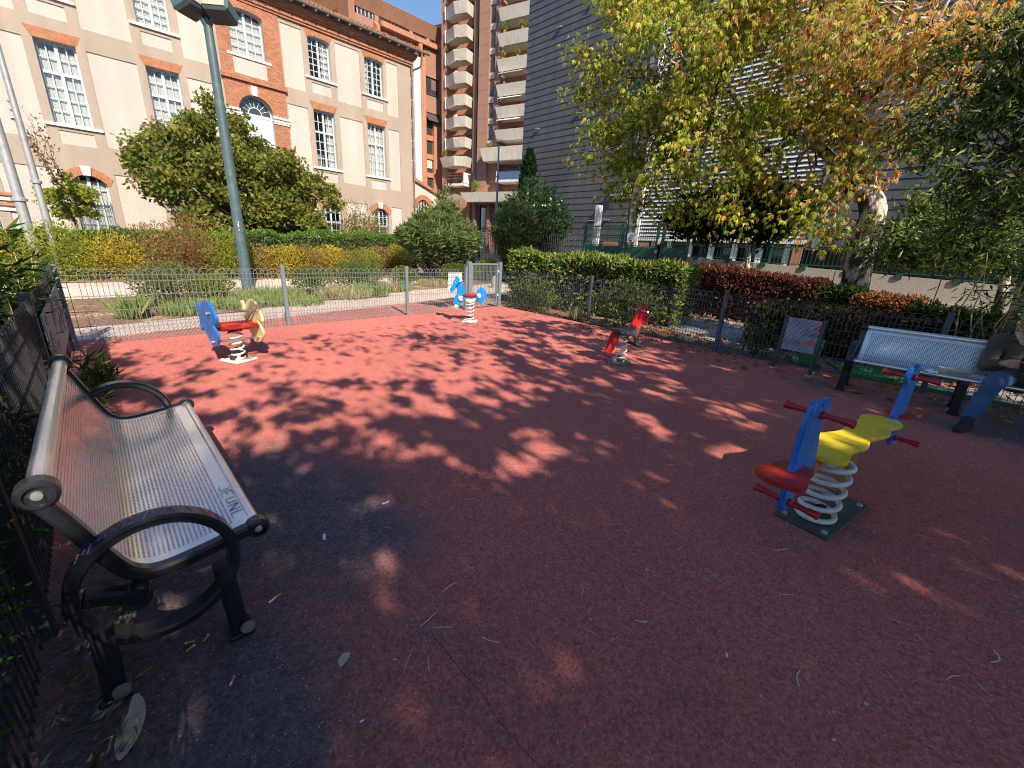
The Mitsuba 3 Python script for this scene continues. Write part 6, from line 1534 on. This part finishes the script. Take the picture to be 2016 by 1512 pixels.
hR_, hL_ = hand(wrR, haR, A(0, -1, 0)), hand(wrL, haL, A(0, 1, 0))
part(pk_, 'body', body(skin + hR_ + hL_, .009, 6), 'skin', smooth=True)
jk = (body([(hipc + A(.0, 0, -.02), .165, chest, .165), (chest, .165, neck + A(.03, 0, -.05), .09), (chest + A(-.04, 0, -.12), .15, hipc + A(-.07, 0, .04), .15), (chest, .13, shR, .085), (chest, .13, shL, .085), (shR, .085, elR, .070), (elR, .070, wrR + (elR - wrR) * .18, .046), (shL, .085, elL, .070), (elL, .070, wrL + (elL - wrL) * .18, .046), (hipc, .17, hR + A(-.06, .02, .02), .125), (hipc, .17, hL + A(-.06, -.02, .02), .125)], .012, 5))
nv = jk.vertex_normals; jk.vertices += nv * (.020 * (meshkit.fbm(jk.vertices * [11, 11, 20], 3) - .5))[:, None]
part(pk_, 'jacket', jk, 'jacket', smooth=True)
part(pk_, 'collar', tube(np.array([neck + A(.02, 0, .0) + A(.085 * math.cos(t), .09 * math.sin(t), .012 * math.sin(t * 2)) for t in np.linspace(0, 2 * np.pi, 22, endpoint=False)]), .021, 8, closed=True), 'jacket', smooth=True)
jean = body([(hR, .105, (hR + knR) / 2, .092), ((hR + knR) / 2, .092, knR, .076), (knR, .076, (knR + anR) / 2, .072), ((knR + anR) / 2, .072, anR + A(.02, 0, .03), .062), (hL, .105, (hL + knL) / 2, .092), ((hL + knL) / 2, .092, knL, .076), (knL, .076, (knL + anL) / 2, .072), ((knL + anL) / 2, .072, anL + A(.02, 0, .03), .062), (hR, .10, hL, .10)], .012, 5)
nv = jean.vertex_normals; jean.vertices += nv * (.020 * (meshkit.fbm(jean.vertices * [9, 9, 26], 3) - .5))[:, None]
part(pk_, 'jeans', jean, 'denim', smooth=True)
def shoe(an, to):
    d = unitv((to - an) * [1, 1, 0]); heel = an + A(0, 0, -.055) - d * .04
    return body([(an + A(0, 0, -.01), .05, heel, .045), (heel, .045, heel + d * .13 + A(0, 0, -.004), .043), (heel + d * .13 + A(0, 0, -.004), .043, heel + d * .23 + A(0, 0, -.01), .036), (an + A(0, 0, .01), .054, an + d * .06 + A(0, 0, -.03), .044)], .014, 5)
for an, to in ((anR, toR), (anL, toL)):
    m = shoe(an, to); m.vertices[:, 2] = np.maximum(m.vertices[:, 2], .006); part(pk_, 'shoe', m, 'shoe', smooth=True)
part(pk_, 'hair', body([(H(-.030, 0, .045), .092, H(-.045, 0, .0), .088), (H(-.02, .075, .03), .03, H(-.035, .08, -.03), .025), (H(-.02, -.075, .03), .03, H(-.035, -.08, -.03), .025), (H(.012, 0, .055), .084, H(-.03, 0, .058), .092)], .012, 5), 'hair_dark', smooth=True)
part(pk_, 'beard', body([(H(.05, .035, -.052), .030, H(.065, 0, -.098), .040), (H(.05, -.035, -.052), .030, H(.065, 0, -.098), .040), (H(.02, .066, -.035), .022, H(.05, .04, -.062), .03), (H(.02, -.066, -.035), .022, H(.05, -.04, -.062), .03), (H(.092, .022, -.040), .010, H(.094, -.022, -.040), .010)], .010, 4), 'hair_grey', smooth=True)
for s in (-1, 1):
    part(pk_, 'eye', trimesh.creation.icosphere(2, .0095), 'eye', smooth=True, tw=T4().translate(list(H(.082, s * .031, .016))))
    part(pk_, 'eyebrow', rod(H(.088, s * .016, .036), H(.080, s * .048, .036), .006, 6), 'hair_grey', smooth=True)
solo('phone', cham((.012, .075, .15), .004), 'phone', 'black phone held in both hands of the seated person', 'phone', tw=T4().translate([6.40, -.80, .69]).rotate([0, 1, 0], 40).rotate([0, 0, 1], 12))

# things lying on the far bench
bt = T4().translate([6.62, -.36, .470]).rotate([0, 0, 1], 24)
kb = thing('book', 'thick pale book lying on the far bench beside the person', 'book')
again(kb, 'pages', ply(cham((.145, .215, .052), .004), 'book_side'), bt)
again(kb, 'cover', ply(cham((.155, .228, .003), .001), 'book_cover'), bt @ T4().translate([.002, 0, .031]).rotate([0, 1, 0], -4)); again(kb, 'cover', ply(cham((.155, .228, .003), .001), 'book_cover'), bt @ T4().translate([.0, 0, -.028]))
rng = np.random.default_rng(131)
g = trimesh.creation.box((.15, .12, .002)).subdivide_to_size(.02); v = g.vertices; v[:, 2] += .05 * (meshkit.fbm(v * 16 + 3, 3) - .35); g.vertices = v
solo('paper', g, 'paper', 'crumpled white paper in front of the book on the far bench', 'paper', smooth=True, tw=T4().translate([6.53, -.18, .448]))

# ------------------------------------------------------------------ behind the right fence
gb_ = thing('litter_bin', 'small green bin behind the display panel', 'bin')
part(gb_, 'body', revolve([(0, 0), (.13, 0), (.15, .36), (.16, .37), (.16, .40), (.13, .40), (.12, .05), (0, .05)], 20), 'green_plastic', smooth=30, tw=T4().translate([8.0, 1.18, 0]))
part(gb_, 'band', revolve([(.149, .26), (.158, .26), (.158, .30), (.151, .30)], 20), 'frame_dark', tw=T4().translate([8.0, 1.18, 0]))
solo('green_board', placed(cham((.9, .75, .03), .006), [8.25, .42, .02], unitv(A(.45, -.9, 0)), unitv(A(.9, .45, 0))), 'green_plastic', 'flat green board on the ground behind the right fence', 'board')
solo('edging', box(7.64, 7.68, -1.6, .75, -.02, .05), 'green_plastic', 'low green plastic edging strip along the foot of the right fence', 'edging')

# ------------------------------------------------------------------ litter on the red surface
def curled(outline, rng, curl=.3, t=.0012):
    m = plate(smooth_poly(outline, 3), t, t * .2).subdivide_to_size(.02); v = m.vertices.copy(); v[:, 2] += curl * (v[:, 0] ** 2) * 3 + .004 * (meshkit.fbm(v * 60, 2) - .3) + curl * v[:, 1] ** 2; m.vertices = v; return m
rng = np.random.default_rng(141)
solo('dry_leaf', curled([(-.095, -.035), (-.03, -.045), (.05, -.03), (.10, .0), (.115, .028), (.09, .03), (.05, .022), (-.02, .018), (-.08, -.01)], rng), 'dry_leaf', 'large pale curled leaf lying below the foot of the near bench', 'leaf', smooth=True, tw=T4().translate([-.20, 1.455, .006]).rotate([0, 0, 1], 62))
solo('dry_leaf', curled([(-.045, -.012), (-.01, -.026), (.03, -.02), (.048, 0), (.03, .02), (-.01, .024), (-.04, .012)], rng), 'dry_leaf', 'small pale oval leaf right beside the back foot of the near bench', 'leaf', smooth=True, tw=T4().translate([-.24, 1.585, .006]).rotate([0, 0, 1], 20))
solo('dry_leaf', curled([(-.030, -.008), (-.005, -.018), (.024, -.012), (.030, 0), (.02, .014), (-.01, .017)], rng), 'dry_leaf', 'single round pale leaf alone on the surface right of the near bench', 'leaf', smooth=True, tw=T4().translate([.405, 1.23, .005]).rotate([0, 0, 1], 30))
def cig(label, x, y, a, L, white):
    k = thing('cigarette_end', label, 'cigarette')
    t = T4().translate([x, y, .006]).rotate([0, 0, 1], a)
    part(k, 'filter', rod([0, 0, 0], [.024, 0, 0], .0044, 10), 'cig_filter', smooth=40, tw=t); part(k, 'paper', rod([.0241, 0, 0], [.0241 + white, 0, 0], .0042, 10), 'cig_paper', smooth=40, tw=t)
cig('long cigarette end with a white stub beside the front leg of the near bench', .33, 1.72, 200, .05, .034)
cig('short cigarette end with an orange filter on the dark ground near the bench', .09, 1.43, 235, .03, .010)
for i, (x, y, a) in enumerate([(-.02, 1.66, 20), (.01, 1.69, 160), (.035, 1.665, 50)]):
    cig(['crushed cigarette end at the left of the pile under the near bench', 'crushed cigarette end at the back of the pile under the near bench', 'crushed cigarette end at the right of the pile under the near bench'][i], x, y, a, .02, .006)
solo('conker', trimesh.creation.icosphere(3, .016).apply_transform(np.diag([1.25, 1, .72, 1])), 'tower_brown', 'brown round conker lying on the red surface at the lower right', 'conker', smooth=True, tw=T4().translate([1.92, .22, .011]))
def spots(n, xr, yr, rng):
    return np.stack([rng.uniform(*xr, n), rng.uniform(*yr, n), np.full(n, .003)], 1)
def strips(pts, L, W, rng):
    m = []
    for p in pts:
        a = rng.random() * 6.28; l = L * rng.uniform(.5, 1.5); d = np.array([math.cos(a), math.sin(a), 0]); b = p + d * l * .5 + [0, 0, .0015]; c = p + d * l + np.array([-d[1], d[0], 0]) * l * rng.normal() * .18
        m.append(tube([p, b, c], [W * .5, W * rng.uniform(.7, 1.3), W * .3], 4))
    return cat_(m)
SP1 = np.vstack([spots(70, (2.3, 5.6), (-2.3, .3), rng), spots(46, (4.6, 7.2), (-1.6, .8), rng), spots(34, (.2, 3.2), (-.6, 2.2), rng), spots(22, (1, 6), (.3, 4.5), rng)])
solo('twig_litter', strips(SP1, .080, .0019, rng), 'straw', 'thin dry grass stalks and twigs scattered over the red surface', 'twigs', kind='stuff')
near_tw = [((.70, 1.16), 10), ((.735, 1.12), -40), ((.62, .97), 60), ((.86, .95), -60), ((.88, 1.25), 5), ((1.35, .80), 40), ((1.42, .56), -50), ((2.42, .27), -35), ((1.62, -.02), 10), ((2.10, -.42), -30), ((2.35, -.55), -8), ((1.95, -.68), -15), ((2.6, -.95), -5)]
for i, ((x, y), a) in enumerate(near_tw):
    k = thing('twig', 'thin pale dry stalk lying on the dark red surface in the foreground', 'twig', 'single dry stalks in the foreground')
    L = rng.uniform(.05, .11); d = np.array([math.cos(math.radians(a)), math.sin(math.radians(a)), 0]); n_v = np.array([-d[1], d[0], 0])
    scene[k] = ply(tube(spline([np.array([x, y, .003]), np.array([x, y, .005]) + d * L * .5 + n_v * L * .1 * rng.normal(), np.array([x, y, .003]) + d * L], 3), rng.uniform(.0018, .0032), 5), 'straw')
chips = []
for p in np.vstack([spots(120, (4.2, 7.3), (-2.2, .9), rng), spots(40, (1.2, 4.5), (-1.4, 1.2), rng)]):
    r = rng.uniform(.006, .016); o = [(r * rng.uniform(.5, 1.2) * math.cos(t), .6 * r * rng.uniform(.5, 1.2) * math.sin(t)) for t in np.linspace(0, 6.28, 7)[:-1]]
    chips.append(placed(plate(o, .002, .0004), p, *[unitv(A(math.cos(t), math.sin(t), 0)) if j == 0 else unitv(A(-math.sin(t), math.cos(t), 0)) for t in [rng.random() * 6.28] for j in (0, 1)]))
solo('leaf_litter', cat_(chips), 'dry_leaf', 'small pale leaf scraps scattered in front of the far bench', 'leaf litter', kind='stuff')
q = np.vstack([np.stack([rng.uniform(-.36, -.16, 170), rng.uniform(1.2, 2.3, 170), .004 + .03 * rng.random(170)], 1), np.stack([rng.uniform(-.36, -.2, 90), rng.uniform(.6, 1.3, 90), .004 + .015 * rng.random(90)], 1)])
kk = thing('leaf_litter', 'drift of dry bamboo leaves along the foot of the left fence', 'leaf litter', None, 'stuff')
foliage(kk, 'leaves', q, rng, .055, .012, [(.22, .18, .12), (.30, .25, .17), (.14, .11, .07)], [2, 2, 1], axis=unitv(rng.normal(size=(len(q), 3)) * [1, 1, .15]), fold=.2)
bits = [(1.02, 2.05, .045), (.62, 1.98, .05), (.55, 1.10, .012), (1.55, .22, .02), (1.3, 1.75, .02), (.36, .98, .014)]
for i, (x, y, L) in enumerate(bits):
    solo('paper_scrap', cham((L, L * .3, .003), .001), 'paper', 'tiny white paper scrap on the dark worn part of the red surface', 'paper scrap', group='tiny white scraps on the worn surface', tw=T4().translate([x, y, .003]).rotate([0, 0, 1], 70 * i))
# fallen leaves under the hedges
rng = np.random.default_rng(151)
q = np.vstack([np.stack([rng.uniform(11.0, 13.2, 1500), rng.uniform(-2, 7.5, 1500), .012 + .02 * rng.random(1500)], 1), np.stack([7.5 - .9 * rng.random(260) ** 2.2, rng.uniform(-2.4, 5.5, 260), .004 + .006 * rng.random(260)], 1), np.stack([rng.uniform(7.9, 9.0, 700), rng.uniform(-2, 8.5, 700), .012 + .02 * rng.random(700)], 1), np.stack([rng.uniform(-2, 12, 900), rng.uniform(17.3, 18.6, 900), .02 + .02 * rng.random(900)], 1)])
kk = thing('leaf_litter', 'fallen rust and straw coloured leaves under the hedges', 'leaf litter', None, 'stuff')
foliage(kk, 'leaves', q, rng, .11, .065, [(.40, .24, .10), (.32, .15, .06), (.48, .36, .18)], [2, 2, 1], axis=unitv(rng.normal(size=(len(q), 3)) * [1, 1, .2]), fold=.2)

# potted plants on the balconies of the tower
def pot(label, s, d, z, r, h, n, pal, rng):
    k = thing('potted_plant', label, 'potted plant'); c = (TM @ np.array([s * KT, d, TZ(z), 1]))[:3]
    part(k, 'pot', revolve([(0, 0), (.16, 0), (.2, .3), (.17, .3), (0, .28)], 12), 'brick_piece', tw=T4().translate(list(c)))
    p = blob_points(n, c + [0, 0, .3 + h / 2], (r, r, h / 2), rng, .3); foliage(k, 'foliage', p, rng, .22, .10, pal, [1] * len(pal), bias=(0, 0, .8))
LG, DG = [(.22, .30, .05), (.32, .36, .07)], [(.06, .11, .03), (.12, .17, .05)]
pot('bright green bush on the podium planter below the balconies', 2.0, 1.3, 7.22, .75, 1.6, 420, LG, rng)
pot('pale green plant on the lowest large left balcony', 6.9, .4, 11.1, .45, .9, 220, LG, rng)
pot('tall light green plant on a high right balcony', -.6, .5, 21.8, .5, 1.1, 220, LG, rng)
pot('small green plant further right on the same high balcony', -2.6, .5, 21.8, .45, .7, 180, LG, rng)
pot('yellow green plant at the corner of a right balcony', -.5, .5, 19.6, .42, .8, 180, LG, rng)
pot('pale green plant at the right of a balcony in the right stack', -2.2, .5, 19.6, .42, .6, 180, LG, rng)
pot('long dark planter of shrubs on the largest right balcony', -.9, 1.3, 11.5, .8, .8, 340, DG, rng)
pot('light green plant at the end of the largest right balcony', .6, 1.3, 11.5, .35, .6, 140, LG, rng)
pot('sparse plant hanging over an upper left balcony', 6.4, .1, 21.1, .5, .5, 150, DG, rng)
pot('grey green trailing plants on a middle right balcony', -.8, .6, 17.5, .7, .45, 200, [(.2, .2, .12), (.15, .17, .08)], rng)
